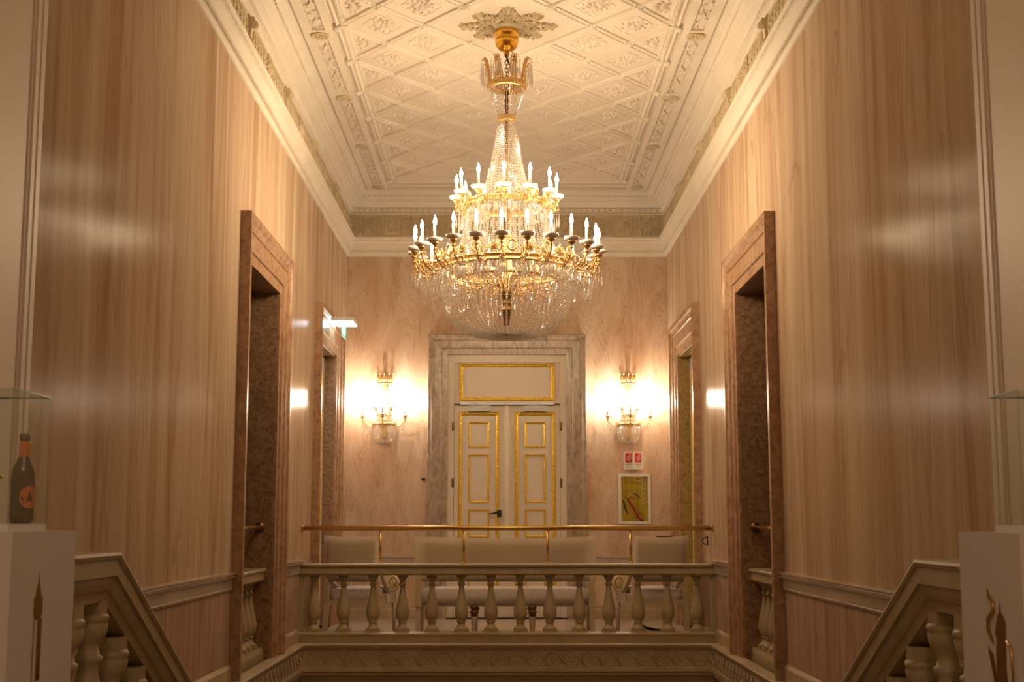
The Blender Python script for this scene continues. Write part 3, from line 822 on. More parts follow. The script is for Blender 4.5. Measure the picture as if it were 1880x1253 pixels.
balm = bal.mesh('baluster', 'stone')
P_cap = [(-0.085, 0.0), (-0.092, 0.010), (-0.098, 0.014), (-0.098, 0.070), (-0.108, 0.074), (-0.115, 0.082), (-0.115, 0.096), (-0.108, 0.102)]
P_cap = P_cap + [(-u, v) for u, v in P_cap[::-1]]
bt = empty('balustrade', (0, 12.46, 0)); tag(bt, 'long beige stone balustrade across the landing below the brass rail', 'balustrade')
MB().extrude(P_cap, lambda u, v, t: (-XW + 2 * XW * t, u, 0.622 + v)).obj('cap', 'stone', bt)
pl = MB(); pl.extrude([(-0.10, 0.0), (-0.10, 0.080), (-0.108, 0.086), (-0.108, 0.10), (-.08, 0.108), (.08, 0.108), (.1, .1), (.1, 0)], lambda u, v, t: (-XW + 2 * XW * t, u, v))
pl.obj('plinth', 'stone', bt)
for i in range(14): place('baluster', balm, bt, (-1.772 + i * 0.2703, 0, 0.106))
for s in (-1, 1): MB().box(s * (XW - .03), s * XW, -.07, .07, .108, .622).obj('half_pier', 'stone', bt)
# brass handrail above it
br = empty('brass_handrail', (0, 12.46, 0.7245)); tag(br, 'polished brass handrail on thin posts above the long balustrade', 'handrail')
MB().tube([(-XW + .02, 0, 0.325), (XW - .02, 0, 0.325)], 0.0225, 12).obj('rail', 'brass', br)
post = MB().tube([(0, 0, 0.003), (0, 0, 0.315)], 0.0125, 10).lathe([(0.024, 0.004), (0.024, 0.010), (0.014, 0.014)], 12)
pm_ = post.mesh('post', 'brass')
for x in (-1.172, -0.401, 0.371, 1.138): place('post', pm_, br, (x, 0, 0))
fm = MB().lathe([(0.034, 0.0), (0.034, 0.008), (0.026, 0.012)], 16, axis='x').mesh('wall_flange', 'brass')
place('wall_flange', fm, br, (-XW + .004, 0, 0.325)); place('wall_flange', fm, br, (XW - .004, 0, 0.325), (0, 0, PI))
# balustrades and rails inside the two side openings
for s in (-1, 1):
    xc = s * 2.045; a, b = OP[0]
    side = 'left' if s < 0 else 'right'
    t = empty('balcony_balustrade', (xc, (a + b) / 2, 0)); tag(t, 'short stone balustrade inside the %s marble balcony opening' % side, 'balustrade', 'balustrades inside the balcony openings')
    hl = (b - a) / 2
    MB().extrude(P_cap, lambda u, v, t_: (u * .95, -hl + 2 * hl * t_, 0.632 + v)).obj('cap', 'stone', t)
    MB().extrude([(-0.10, 0.002), (-0.10, 0.08), (-.09, 0.112), (.09, 0.112), (.1, .08), (.1, 0.002)], lambda u, v, t_: (u, -hl + 2 * hl * t_, v)).obj('plinth', 'stone', t)
    for i in range(6): place('baluster', balm, t, (-s * 0.0, hl - 0.13 - i * 0.195, 0.112))
    hr = empty('balcony_handrail', (s * 2.0, (a + b) / 2, 1.06)); tag(hr, 'brass handrail with round wall plate inside the %s balcony opening' % side, 'handrail', 'handrails inside the balcony openings')
    MB().tube([(0, -hl + .012, 0), (0, hl - .012, 0)], 0.016, 10).obj('rail', 'brass', hr)
    fl_ = MB().lathe([(0.040, 0.0), (0.040, 0.008), (0.03, 0.012)], 16, axis='y').mesh('wall_flange', 'bronze')
    place('wall_flange', fl_, hr, (0, hl - .012, 0)); place('wall_flange', fl_, hr, (0, -hl, 0))

# stair balustrades beside the camera, sloping down away from it
for s, yc, zt in ((-1, 5.05, 0.990), (1, 4.86, 0.968)):
    x0 = s * 1.555; side = 'left' if s < 0 else 'right'
    t = empty('stair_balustrade', (x0, yc, 0)); tag(t, 'stone stair balustrade sloping down beside the %s display plinth' % side, 'balustrade', 'stair balustrades')
    PR = [(-0.065, 0.0), (-0.068, 0.02), (-0.072, 0.035), (-0.075, 0.045), (-0.090, 0.055), (-0.105, 0.085), (-0.110, 0.115), (-0.128, 0.118), (-0.128, 0.190), (-0.138, 0.195), (-0.146, 0.212), (-0.140, 0.225)]
    PR = [(u * 0.72, v * 0.80) for u, v in PR]; PR = PR + [(-u, v) for u, v in PR[::-1]]
    HT = 0.18; m = MB(); n = len(PR)
    path = [(-0.9, 0.0), (0.0, 0.0), (4.0, -2.0)]; vs = []
    for (dy, dz) in path:
        for u, v in PR:
            vs.append((u, dy, zt - HT + dz + v))
    fs = []
    for j in range(2):
        for i in range(n): fs.append((j * n + i, j * n + (i + 1) % n, (j + 1) * n + (i + 1) % n, (j + 1) * n + i))
    fs.append(tuple(range(n))); fs.append(tuple(range(3 * n - 1, 2 * n - 1, -1)))
    m.add(vs, fs); m.obj('handrail', 'stone', t)
    pier = MB().box(-.09, .09, -.95, -0.52, 0.10, zt - HT + .002); pier.obj('pier', 'stone', t)
    sb = MB().lathe([(r * 1.02, z * 1.27 - .66) for r, z in baluster_prof(1)] , 20)
    # stair balusters: fat vase turned with a wide flared head
    hp = [(0.055, -0.62), (0.055, -0.59), (0.04, -0.56), (0.045, -0.53), (0.062, -0.47), (0.064, -0.41), (0.055, -0.34), (0.040, -0.27), (0.036, -0.235), (0.050, -0.222), (0.052, -0.205), (0.040, -0.198), (0.036, -0.17), (0.041, -0.152), (0.056, -0.138), (0.064, -0.115), (0.067, -0.088), (0.063, -0.080), (0.069, -0.074), (0.070, -0.060), (0.064, -0.050), (0.0, -0.048)]
    sm_ = MB().lathe(hp, 20).box(-.05, .05, -.05, .05, -.055, 0.0).mesh('stair_baluster', 'stone')
    for i in range(11):
        dy = -0.30 + i * 0.285
        zz = zt - HT + (0 if dy < 0 else -0.5 * dy) + .005
        place('stair_baluster', sm_, t, (0, dy, zz - (0.022 if dy > 0 else 0)))
    MB().add([(u, dy, z) for dy, zz in ((-0.9, 0.10), (0.0, 0.28), (4.0, -1.74)) for u, z in ((-.09, zz - .30), (.09, zz - .30), (.09, zz - .08), (-.09, zz - .08))],
             [(0, 1, 5, 4), (1, 2, 6, 5), (2, 3, 7, 6), (3, 0, 4, 7), (4, 5, 9, 8), (5, 6, 10, 9), (6, 7, 11, 10), (7, 4, 8, 11), (3, 2, 1, 0), (8, 9, 10, 11)]).obj('stringer', 'stone', t)

# ------------------------------------------------------------------ chandelier
CH = empty('chandelier', (-0.01, 10.25, 0)); tag(CH, 'large two-tier gilt bronze and crystal chandelier with lit candle bulbs', 'chandelier')
c = MB(); c.lathe([(0.085, 5.03), (0.098, 5.0), (0.100, 4.955), (0.092, 4.948), (0.090, 4.93), (0.094, 4.925), (0.092, 4.895), (0.078, 4.862), (0.050, 4.838), (0.022, 4.830), (0.020, 4.800), (0.0, 4.798)], 32)
c.obj('ceiling_cup', 'canopy', CH)
MB().tube([(-0.006, -0.01, 4.80), (0.012, -0.02, 4.74), (0.034, -0.03, 4.68), (0.040, -0.03, 4.62), (0.036, -0.02, 4.56)], 0.008, 8).obj('power_cable', 'black', CH)
ch = MB()
for i in range(17):
    z = 4.80 - i * 0.0315; a = (i % 2) * PI / 2
    ch.tube([(0.014 * math.cos(q) * math.cos(a), 0.014 * math.cos(q) * math.sin(a), z + 0.022 * math.sin(q)) for q in [2 * PI * j / 10 for j in range(10)]], 0.004, 4, closed=True)
ch.obj('chain', 'bronze', CH)
# crown
cr3 = MB(); cr3.lathe([(0.128, 4.515), (0.150, 4.520), (0.158, 4.535), (0.150, 4.552), (0.156, 4.566), (0.145, 4.572), (0.135, 4.560), (0.128, 4.515)], 36)
for k in range(36):
    a = 2 * PI * k / 36; cr3.bump((0.155 * math.cos(a), 0.155 * math.sin(a), 4.545), (-0.010 * math.sin(a), 0.010 * math.cos(a), 0), (0, 0, 0.014), (0.008 * math.cos(a), 0.008 * math.sin(a), 0), 6)
crn = cr3.obj('crown_ring', 'ormolu', CH)
plm = MB()
for off in (-0.020, 0, 0.020):
    plm.tube([(0.148, off * .3, 4.57), (0.150, off * .7, 4.63), (0.158, off, 4.69), (0.172, off, 4.735), (0.188, off * .8, 4.752), (0.200, off * .5, 4.745)], [0.009, 0.007, 0.006, 0.006, 0.005, 0.004], 5)
for q in range(6):
    z = 4.60 + q * 0.026
    for sg in (-1, 1): plm.bead((0.150 + q * 0.004, sg * (0.014 + .008 * math.sin(q)), z), 0.008, 0.014, 5)
plm.tube([(0.146, 0.03, 4.57), (0.146, 0.035, 4.60), (0.144, 0.022, 4.62)], 0.006, 5); plm.tube([(0.146, -0.03, 4.57), (0.146, -0.035, 4.60), (0.144, -0.022, 4.62)], 0.006, 5)
plmm = plm.mesh('crown_plume', 'ormolu')
pd = MB()
for (r, off, z, h) in ((0.206, -0.03, 4.72, 0.16), (0.210, -0.01, 4.735, 0.19), (0.210, 0.012, 4.735, 0.18), (0.206, 0.032, 4.72, 0.15), (0.19, 0.045, 4.70, .13), (0.19, -0.045, 4.70, .13)):
    pd.bead((r, off, z), 0.007); pd.drop((r, off, z - .008), 0.008, h)
pdm = pd.mesh('long_pendants', 'crystal')
for k in range(8):
    a = k * PI / 4 + 0.33
    p = place('crown_plume', plmm, CH, (0, 0, 0), (0, 0, a)); place('long_pendants', pdm, p)
# strands
def strand(prof, step, r, name, mat='crystal', h=None):
    """beads along an (r,z) profile in the local x-z plane"""
    pts = [Vector((a, 0, b)) for a, b in prof]; mb = MB(); d = 0.0; acc = 0.0
    for i in range(len(pts) - 1):
        seg = pts[i + 1] - pts[i]; Ln = seg.length
        while acc <= d + Ln:
            p = pts[i] + seg * ((acc - d) / Ln)
            mb.bead(p, r, (h or r * 1.15), 6, seg); acc += step
        d += Ln
    return mb.mesh(name, mat)
def spread(name, me, n, a0=0.0, dz=0.0):
    for k in range(n): place(name, me, CH, (0, 0, dz), (0, 0, a0 + 2 * PI * k / n))
spread('basket_strand', strand([(0.140, 4.515), (0.115, 4.43), (0.090, 4.35), (0.066, 4.295)], 0.0145, 0.0060, 'basket_strand'), 36)
cl_ = MB().lathe([(0.060, 4.296), (0.070, 4.294), (0.072, 4.286), (0.067, 4.280), (0.067, 4.265), (0.072, 4.260), (0.070, 4.252), (0.060, 4.250)], 32).obj('collar', 'ormolu', CH)
MB().lathe([(0.012, 4.50), (0.012, 4.25), (0.012, 3.30)], 8).obj('centre_rod', 'bronze', CH)
# tent of bead rings
def tent_r(z):
    P = [(4.25, 0.068), (4.16, 0.080), (4.06, 0.098), (3.92, 0.120), (3.78, 0.152), (3.70, 0.185), (3.64, 0.235), (3.60, 0.29)]
    for (z1, r1), (z2, r2) in zip(P, P[1:]):
        if z2 <= z <= z1: return r1 + (r2 - r1) * (z1 - z) / (z1 - z2)
    return 0.29
z = 4.240
while z > 3.612:
    r = tent_r(z); n = max(28, int(2 * PI * r / 0.0155)); mb = MB()
    for k in range(n):
        a = 2 * PI * k / n; mb.bead((r * math.cos(a), r * math.sin(a), z), 0.0070, 0.0095, 5)
    mb.obj('tent_bead_ring', 'crystal', CH)
    z -= 0.0185 + (0.003 if z < 3.9 else 0)
# candle arms
candle = MB().tube([(0, 0, 0.008), (0, 0, 0.128)], 0.0105, 10).mesh('candle_sleeve', 'wax')
flame = [(0.004, 0.128), (0.011, 0.138), (0.0145, 0.152), (0.012, 0.170), (0.006, 0.190), (0.001, 0.206)]
candle_s = MB().tube([(0, 0, 0.008), (0, 0, 0.128)], 0.0105, 10).mesh('candle_sleeve', 'sleeve_shaded')
bulbm = MB().lathe(flame, 8).mesh('flame_bulb', 'bulb'); bulbs = MB().lathe(flame, 8).mesh('flame_bulb', 'bulb_s')
pan = MB().lathe([(0.012, -0.002), (0.036, 0.000), (0.052, 0.008), (0.058, 0.020), (0.058, 0.028), (0.050, 0.030), (0.040, 0.018), (0.012, 0.012)], 18).mesh('drip_pan', 'opal')
def arm_mesh(r0, z0, r1, z1, name, sc_=1.0):
    mb = MB(); dr = r1 - r0; dz = z1 - z0
    mb.tube([(r0, 0, z0), (r0 + dr * .25, 0, z0 - 0.045 * sc_), (r0 + dr * .55, 0, z0 - 0.055 * sc_), (r0 + dr * .85, 0, z0 - 0.015 * sc_), (r1, 0, z0 + dz * .45), (r1, 0, z1 - .02)], [0.010, 0.008, 0.008, 0.007, 0.007, 0.006], 6)
    def curl(u, v, r, a0, tn, sg):
        mb.tube([(u + r * (1 - i / 18 * .8) * math.cos(a0 + sg * tn * 2 * PI * i / 18), 0, v + r * (1 - i / 18 * .8) * math.sin(a0 + sg * tn * 2 * PI * i / 18)) for i in range(19)], 0.0045, 4)
    curl(r0 + dr * .45, z0 + 0.015 * sc_, 0.055 * sc_, -PI / 2, 1.3, 1)
    curl(r0 + dr * .9, z0 - .01, 0.040 * sc_, PI, 1.2, -1)
    curl(r0 + dr * .1, z0 + .03 * sc_, 0.035 * sc_, -PI / 2, 1.2, -1)
    curl(r1 - .018, z0 + dz * .5, 0.028 * sc_, 0, 1.1, 1)
    for q in range(5):
        u = r0 + dr * (.15 + .17 * q); mb.bead((u, 0.012 * (-1) ** q, z0 - .02 + .012 * (q % 3)), 0.012, 0.018, 5)
    mb.lathe([(0.006, -0.062), (0.016, -0.056), (0.012, -0.046), (0.009, -0.036), (0.016, -0.026), (0.030, -0.012), (0.034, -0.003), (0.012, -0.002)], 10, (r1, 0, z1))
    return mb.mesh(name, 'ormolu')
def pend_mesh(r0, r1, z0, n, h):
    mb = MB()
    for i in range(n):
        t_ = i / max(1, n - 1); u = r0 + (r1 - r0) * t_; y = 0.02 * math.sin(i * 2.4)
        zt = z0 - 0.03 * math.sin(t_ * PI); mb.bead((u, y, zt), 0.007); mb.bead((u, y, zt - .018), 0.006); mb.drop((u, y, zt - .026), 0.0085, h * (0.7 + .3 * ((i * 7) % 3) / 2))
    return mb.mesh('pendants', 'crystal')
aU = arm_mesh(0.315, 3.575, 0.395, 3.645, 'upper_candle_arm', .7); aL = arm_mesh(0.525, 3.075, 0.720, 3.200, 'lower_candle_arm')
pU = pend_mesh(0.34, 0.41, 3.56, 5, 0.15); pL = pend_mesh(0.56, 0.74, 3.06, 9, 0.11)
swg = MB()
for q in range(15):
    t_ = q / 14; r = 0.60 + .06 * math.sin(PI * t_); a = (t_) * 2 * PI / 24
    swg.bead((r * math.cos(a), r * math.sin(a), 3.00 - 0.11 * math.sin(PI * t_)), 0.0075, 0.009, 6)
    if q % 2: swg.drop((r * math.cos(a), r * math.sin(a), 2.985 - 0.11 * math.sin(PI * t_)), 0.007, 0.07)
swgm = swg.mesh('swag', 'crystal')
for (n, am, pm2, rr, zz, nm) in ((12, aU, pU, 0.395, 3.645, 'upper_candle_arm'), (24, aL, pL, 0.720, 3.200, 'lower_candle_arm')):
    for k in range(n):
        a = R(-90) + R(-3) + 2 * PI * k / n
        A = place(nm, am, CH, (0, 0, -0.024), (0, 0, a))
        place('drip_pan', pan, A, (rr, 0, zz)); place('candle_sleeve', candle, A, (rr, 0, zz), (R(random.uniform(-1.5, 1.5)), R(random.uniform(-1.5, 1.5)), 0))
        place('flame_bulb', bulbm, A, (rr, 0, zz)); place('pendants', pm2, A)
        if n == 24: place('swag', swgm, A)
# rings
def ring(r, z0, h, name, orn):
    mb = MB(); mb.lathe([(r - .012, z0), (r + .004, z0), (r + .010, z0 + h * .15), (r + .003, z0 + h * .25), (r + .003, z0 + h * .75), (r + .010, z0 + h * .85), (r + .004, z0 + h), (r - .012, z0 + h), (r - .012, z0)], 64)
    if orn:
        for k in range(90):
            a = 2 * PI * k / 90
            mb.bump((r * 1.01 * math.cos(a), r * 1.01 * math.sin(a), z0 + h * .5), (-0.012 * math.sin(a), 0.012 * math.cos(a), 0), (0, 0, h * .42), (0.012 * math.cos(a), 0.012 * math.sin(a), 0), 6)
    return mb.obj(name, 'ormolu', CH, (0, 0, -0.024))
rU = ring(0.312, 3.572, 0.050, 'upper_ring', True); rL = ring(0.525, 3.060, 0.058, 'lower_ring', False)
pal = MB()
for k in range(7):
    a = R(20 + 140 * k / 6); L_ = 0.075 if k == 3 else 0.06
    pal.tube([(0, 0.012 * math.cos(a), 0.02), (0, L_ * .6 * math.cos(a), 0.02 + L_ * .8 * math.sin(a)), (0, L_ * math.cos(a), .02 + L_ * math.sin(a))], [0.006, 0.006, 0.009], 5)
for sg in (-1, 1): pal.tube([(0, sg * 0.05 + 0.026 * (1 - i / 14 * .8) * math.cos(-sg * PI / 2 * 0 + i * .55), 0.03 + 0.026 * (1 - i / 14 * .8) * math.sin(i * .55)) for i in range(15)], 0.005, 4)
palm_ = pal.mesh('palmette', 'ormolu')
med = MB(); med.tube([(0, 0.032 * math.cos(q), 0.055 + 0.040 * math.sin(q)) for q in [2 * PI * j / 20 for j in range(20)]], 0.011, 6, closed=True)
for j in range(20):
    q = 2 * PI * j / 20; med.bump((0.006, 0.032 * math.cos(q), 0.055 + 0.040 * math.sin(q)), (0, 0.007, 0), (0, 0, 0.007), (0.01, 0, 0), 5)
medm = med.mesh('wreath', 'ormolu')
for k in range(24):
    a = R(-93) + R(7.5) + 2 * PI * k / 24
    place('palmette' if k % 2 == 1 else 'wreath', palm_ if k % 2 == 1 else medm, rL, (0.528 * math.cos(a), 0.528 * math.sin(a), 3.118), (0, 0, a))
fin = MB().lathe([(0.008, 0.0), (0.018, 0.012), (0.022, 0.035), (0.016, 0.06), (0.004, 0.08)], 8).mesh('pinecone', 'ormolu')
for k in range(24):
    if k % 2: continue
    a = R(-93) + R(15) + 2 * PI * k / 24 + R(0)
    place('pinecone', fin, rU, (0.312 * math.cos(a + R(5)), 0.312 * math.sin(a + R(5)), 3.62), (0, 0, a))
# curtain strands between the two rings
spread('curtain_strand', strand([(0.305, 3.575), (0.325, 3.45), (0.350, 3.32), (0.385, 3.20), (0.42, 3.12)], 0.0185, 0.0085, 'curtain_strand'), 60, dz=-0.024)
inner = strand([(0.20, 3.60), (0.21, 3.45), (0.21, 3.20)], 0.02, 0.009, 'inner_strand')
spread('inner_strand', inner, 24, dz=-0.024)
drp = MB(); drp.bead((0.315, 0, 3.56), 0.008); drp.drop((0.316, 0, 3.55), 0.010, 0.06)
spread('ring_drop', drp.mesh('ring_drop', 'crystal'), 48, dz=-0.024)
drp = MB(); drp.bead((0.534, 0, 3.045), 0.010); drp.drop((0.534, 0, 3.035), 0.015, 0.085)
spread('ring_drop', drp.mesh('ring_drop', 'crystal'), 48, dz=-0.024)
# bowl
bp = [(0.515, 3.055), (0.522, 2.98), (0.512, 2.90), (0.487, 2.79), (0.440, 2.685), (0.360, 2.605), (0.260, 2.562), (0.165, 2.556), (0.080, 2.580), (0.015, 2.602)]
def smooth(P, n=5):
    o = []
    for i in range(len(P) - 1):
        p0 = P[max(0, i - 1)]; p1 = P[i]; p2 = P[i + 1]; p3 = P[min(len(P) - 1, i + 2)]
        for k in range(n):
            t = k / n
            o.append(tuple(0.5 * ((2 * p1[j]) + (-p0[j] + p2[j]) * t + (2 * p0[j] - 5 * p1[j] + 4 * p2[j] - p3[j]) * t * t + (-p0[j] + 3 * p1[j] - 3 * p2[j] + p3[j]) * t ** 3) for j in (0, 1)))
    o.append(P[-1]); return o
spread('bowl_strand', strand(smooth(bp), 0.0185, 0.0086, 'bowl_strand'), 76, dz=-0.024)
# inner ring with gilt scrolls and the stem
ir = MB(); ir.lathe([(0.385, 2.965), (0.392, 2.965), (0.395, 2.985), (0.385, 2.99), (0.385, 2.965)], 48)
ir.obj('inner_hoop', 'ormolu', CH)
scm = MB()
scm.tube([(0.055, 0, 2.92), (0.10, 0, 3.0), (0.18, 0, 2.99), (0.25, 0, 2.93), (0.33, 0, 2.92), (0.38, 0, 2.97)], 0.0055, 5)
for (u, v, r, a0, sg) in ((0.13, 2.90, 0.045, PI / 2, 1), (0.22, 2.96, 0.040, -PI / 2, 1), (0.30, 2.89, 0.035, PI / 2, -1), (0.08, 2.99, 0.035, -PI / 2, -1)):
    scm.tube([(u + r * (1 - i / 16 * .8) * math.cos(a0 + sg * 7 * i / 16), 0, v + r * (1 - i / 16 * .8) * math.sin(a0 + sg * 7 * i / 16)) for i in range(17)], 0.0045, 4)
scmm = scm.mesh('gilt_scroll', 'ormolu')
spread('gilt_scroll', scmm, 12, .1, dz=-0.024)
MB().lathe([(0.030, 3.34), (0.050, 3.32), (0.045, 3.28), (0.045, 2.95), (0.062, 2.93), (0.058, 2.88), (0.050, 2.86)], 20).obj('stem_tube', 'ormolu', CH)
MB().lathe([(0.050, 2.862), (0.034, 2.84), (0.030, 2.80), (0.040, 2.79), (0.036, 2.78), (0.038, 2.745), (0.046, 2.740), (0.042, 2.73), (0.034, 2.68), (0.024, 2.645), (0.030, 2.635), (0.022, 2.62), (0.0, 2.61)], 20).obj('finial', 'bronze', CH)
MB().lathe([(0.0, 2.585), (0.010, 2.575), (0.014, 2.56), (0.008, 2.545), (0.0, 2.53)], 10).obj('bottom_button', 'bronze', CH)

# ------------------------------------------------------------------ wall lights
def sconce(x, label):
    S = empty('wall_light', (x, YE, 2.24)); tag(S, label, 'wall light', 'crystal wall lights either side of the double door')
    z0 = 0.0
    MB().lathe([(0.0, -0.10), (0.05, -0.10), (0.05, 0.0), (0.0, 0.0)], 16, (0, -0.012, 0.10)).box(-.03, .03, -.03, 0, -.15, .58).obj('back_plate', 'ormolu', S)
    rg = MB(); rg.lathe([(0.128, -0.012), (0.138, -0.012), (0.142, 0.0), (0.138, 0.022), (0.128, 0.022), (0.128, -0.012)], 24, (0, -0.005, 0), a0=PI, a1=2 * PI)
    rg.obj('ring', 'ormolu', S)
    rg = MB(); rg.lathe([(0.075, 0.10), (0.083, 0.10), (0.083, 0.125), (0.075, 0.125), (0.075, 0.10)], 20, (0, -0.005, 0), a0=PI, a1=2 * PI)
    rg.obj('small_ring', 'ormolu', S)
    bs = strand(smooth([(0.132, -0.015), (0.130, -0.08), (0.110, -0.17), (0.070, -0.215), (0.02, -0.225)], 3), 0.017, 0.0078, 'bowl_strand')
    for k in range(17): place('bowl_strand', bs, S, (0, -0.008, 0), (0, 0, PI + PI * (k + .5) / 17))
    ts = strand([(0.078, 0.10), (0.085, 0.05), (0.115, 0.01)], 0.016, 0.0075, 'short_strand')
    for k in range(13): place('short_strand', ts, S, (0, -0.008, 0), (0, 0, PI + PI * (k + .5) / 13))
    tt = strand([(0.045, 0.37), (0.035, 0.27), (0.045, 0.18), (0.07, 0.125)], 0.016, 0.007, 'tall_strand')
    for k in range(9): place('tall_strand', tt, S, (0, -0.012, 0), (0, 0, PI + PI * (k + .5) / 9))
    # crown
    cw = MB(); cw.lathe([(0.074, 0.465), (0.088, 0.470), (0.090, 0.480), (0.082, 0.490), (0.074, 0.486), (0.074, 0.465)], 20, (0, -0.005, 0), a0=PI, a1=2 * PI)
    cwo = cw.obj('crown_ring', 'ormolu', S)
    pk = MB(); pk.tube([(0.078, 0, 0.49), (0.080, 0, 0.53), (0.082, 0, 0.57), (0.094, 0, 0.60), (0.106, 0, 0.595)], [0.009, 0.006, 0.008, 0.010, 0.005], 6)
    for sg in (-1, 1): pk.tube([(0.080, sg * .006, 0.50), (0.082, sg * .018, 0.54), (0.088, sg * .014, 0.58)], 0.005, 5)
    pkm = pk.mesh('crown_leaf', 'ormolu')
    for k in range(5): place('crown_leaf', pkm, cwo, (0, -0.006, 0), (0, 0, PI + PI * (k + .5) / 5))
    cd = MB()
    cd.bead((0.078, 0, 0.458), 0.007); cd.drop((0.078, 0, 0.45), 0.009, 0.075)
    cdm = cd.mesh('crown_drop', 'crystal')
    for k in range(9): place('crown_drop', cdm, cwo, (0, -0.006, 0), (0, 0, PI + PI * (k + .5) / 9))
    # arms
    for (dx, dy, dz, sc2) in ((-0.248, -0.10, 0.085, 1), (0.248, -0.10, 0.085, 1), (0, -0.26, 0.085, 1), (-0.085, -0.16, 0.175, .6), (0.085, -0.16, 0.175, .6)):
        L2 = math.hypot(dx, dy); a = math.atan2(dy, dx); r0 = 0.135 if sc2 == 1 else 0.078; zb = 0.0 if sc2 == 1 else 0.11
        am = MB(); d = L2 - r0
        am.tube([(r0, 0, zb), (r0 + d * .25, 0, zb - .03 * sc2), (r0 + d * .6, 0, zb - .015), (L2, 0, zb + .03), (L2, 0, dz - .02)], 0.0055, 6)
        if sc2 == 1: am.tube([(r0 + .02 + .022 * (1 - i / 14 * .8) * math.cos(i * .5), 0, .015 + .022 * (1 - i / 14 * .8) * math.sin(i * .5)) for i in range(15)], 0.004, 4)
        am.lathe([(0.005, -0.05), (0.013, -0.045), (0.007, -0.034), (0.010, -0.024), (0.022, -0.008), (0.024, -0.002), (0.006, 0.0)], 10, (L2, 0, dz))
        A = am.obj('arm', 'ormolu', S, (0, 0, 0), (0, 0, a))
        place('drip_pan', pan, A, (L2, 0, dz + .002), scale=(.62, .62, .5)); place('candle_sleeve', candle_s, A, (L2, 0, dz), scale=(.8, .8, 1))
        place('flame_bulb', bulbs, A, (L2, 0, dz), scale=(.8, .8, 1))
        if sc2 == 1 and dx:
            gp = MB()
            for q in range(7):
                gp.bead((L2 - .005 - q * 0.015, 0, -0.0 - q * .018), 0.007); 
            gp.drop((L2, 0, 0.02), 0.008, .06); gp.drop((L2 - .03, 0, -.03), 0.008, .06)
            place('pendants', gp.mesh('pendants', 'crystal'), A)
    return S
sconce(-1.438, 'gilt crystal wall light beside the exit sign, left of the double door')
sconce(1.425, 'gilt crystal wall light directly above the red fire hose sign')

# ------------------------------------------------------------------ fire hose sign and cabinet
sg = empty('fire_hose_sign', (1.478, YE, 1.71)); tag(sg, 'white folded sign with two red fire hose symbols', 'sign')
fw = 0.115
for k, s in enumerate((-1, 1)):
    ang = s * R(22)
    f = MB().box(-fw / 2, fw / 2, -0.002, 0.0, 0, 0.215)
    fo = f.obj('sign_face', 'white', sg, (s * fw / 2 * .93, -0.022, 0), (0, 0, ang))
    MB().box(-.042, .042, -0.0035, -0.002, 0.085, 0.195).obj('red_square', 'red', fo)
    hs = MB()
    hs.tube([(0.029 * (1 - i / 60 * .88) * math.cos(PI * .5 - i * .37), -0.004, 0.136 + 0.034 * (1 - i / 60 * .88) * math.sin(PI * .5 - i * .37)) for i in range(60)], 0.0016, 4)
    hs.tube([(0.0, -0.004, 0.170), (0.018, -0.004, 0.178), (0.036, -0.004, 0.178)], 0.0035, 4)
    hs.obj('hose_symbol', 'white', fo)
    text('lettering', 'IDRANTE', 0.020, 'ink', fo, (0, -0.0025, 0.058), (PI / 2, 0, 0), .0003)
    text('number', 'N\u00b0 10', 0.020, 'ink', fo, (0, -0.0025, 0.028), (PI / 2, 0, 0), .0003)
MB().box(-.115, .115, -.004, 0, 0.01, .20).obj('sign_bracket', 'white', sg)
hc = empty('fire_hose_cabinet', (1.485, YE, 1.08)); tag(hc, 'white framed glazed cabinet with yellow interior and red hose', 'cabinet')
fr = MB(); w_, h_ = 0.375, 0.585
fr.box(-w_ / 2, -w_ / 2 + .033, -.03, 0, 0, h_); fr.box(w_ / 2 - .033, w_ / 2, -.03, 0, 0, h_); fr.box(-w_ / 2 + .033, w_ / 2 - .033, -.03, 0, h_ - .036, h_); fr.box(-w_ / 2 + .033, w_ / 2 - .033, -.03, 0, 0, .033)
fr.obj('frame', 'white', hc)
MB().box(-w_ / 2 + .03, w_ / 2 - .03, -.003, -.001, .03, h_ - .03).obj('lining', 'yellow', hc)
gdn = MB()
for i in range(1, 6): gdn.box(-w_ / 2 + .03, w_ / 2 - .03, -.0045, -.003, .03 + i * .088, .0325 + i * .088)
for i in range(1, 5): gdn.box(-w_ / 2 + .03 + i * .065, -w_ / 2 + .032 + i * .065, -.0045, -.003, .03, h_ - .03)
gdn.obj('grid', 'bronze', hc)
MB().tube([(-0.08, -.014, 0.29), (-0.05, -.014, 0.25), (0.02, -.014, 0.13), (0.07, -.014, 0.05), (0.10, -.014, 0.045)], 0.013, 8).obj('hose', 'hosered', hc)
MB().tube([(-0.13, -.012, 0.28), (-0.115, -.012, 0.20), (-0.085, -.012, 0.13)], [0.009, 0.007, 0.006], 8).obj('lever', 'black', hc)
MB().tube([(0.0, -.012, 0.36), (0.03, -.012, 0.335), (0.06, -.012, 0.31)], 0.006, 8).obj('nozzle', 'black', hc)
vl = MB()
for i in range(7): vl.bead((-0.12 + .02 * i, -.014, 0.31 + 0.015 * math.sin(i * 2)), 0.011, 0.012, 6)
vl.tube([(0.05 + .045 * math.cos(q), -.012, .09 + .045 * math.sin(q)) for q in [2 * PI * j / 16 for j in range(16)]], 0.006, 6, closed=True)
vl.obj('valve', 'brass', hc)
lab = MB()
for i in range(6):
    z = .19 + i * .056
    for (a, b, c_, d) in ((.085, .130, z, z + .002), (.085, .130, z + .048, z + .05), (.085, .087, z, z + .05), (.128, .130, z, z + .05)): lab.box(a, b, -.0265, -.026, c_, d)
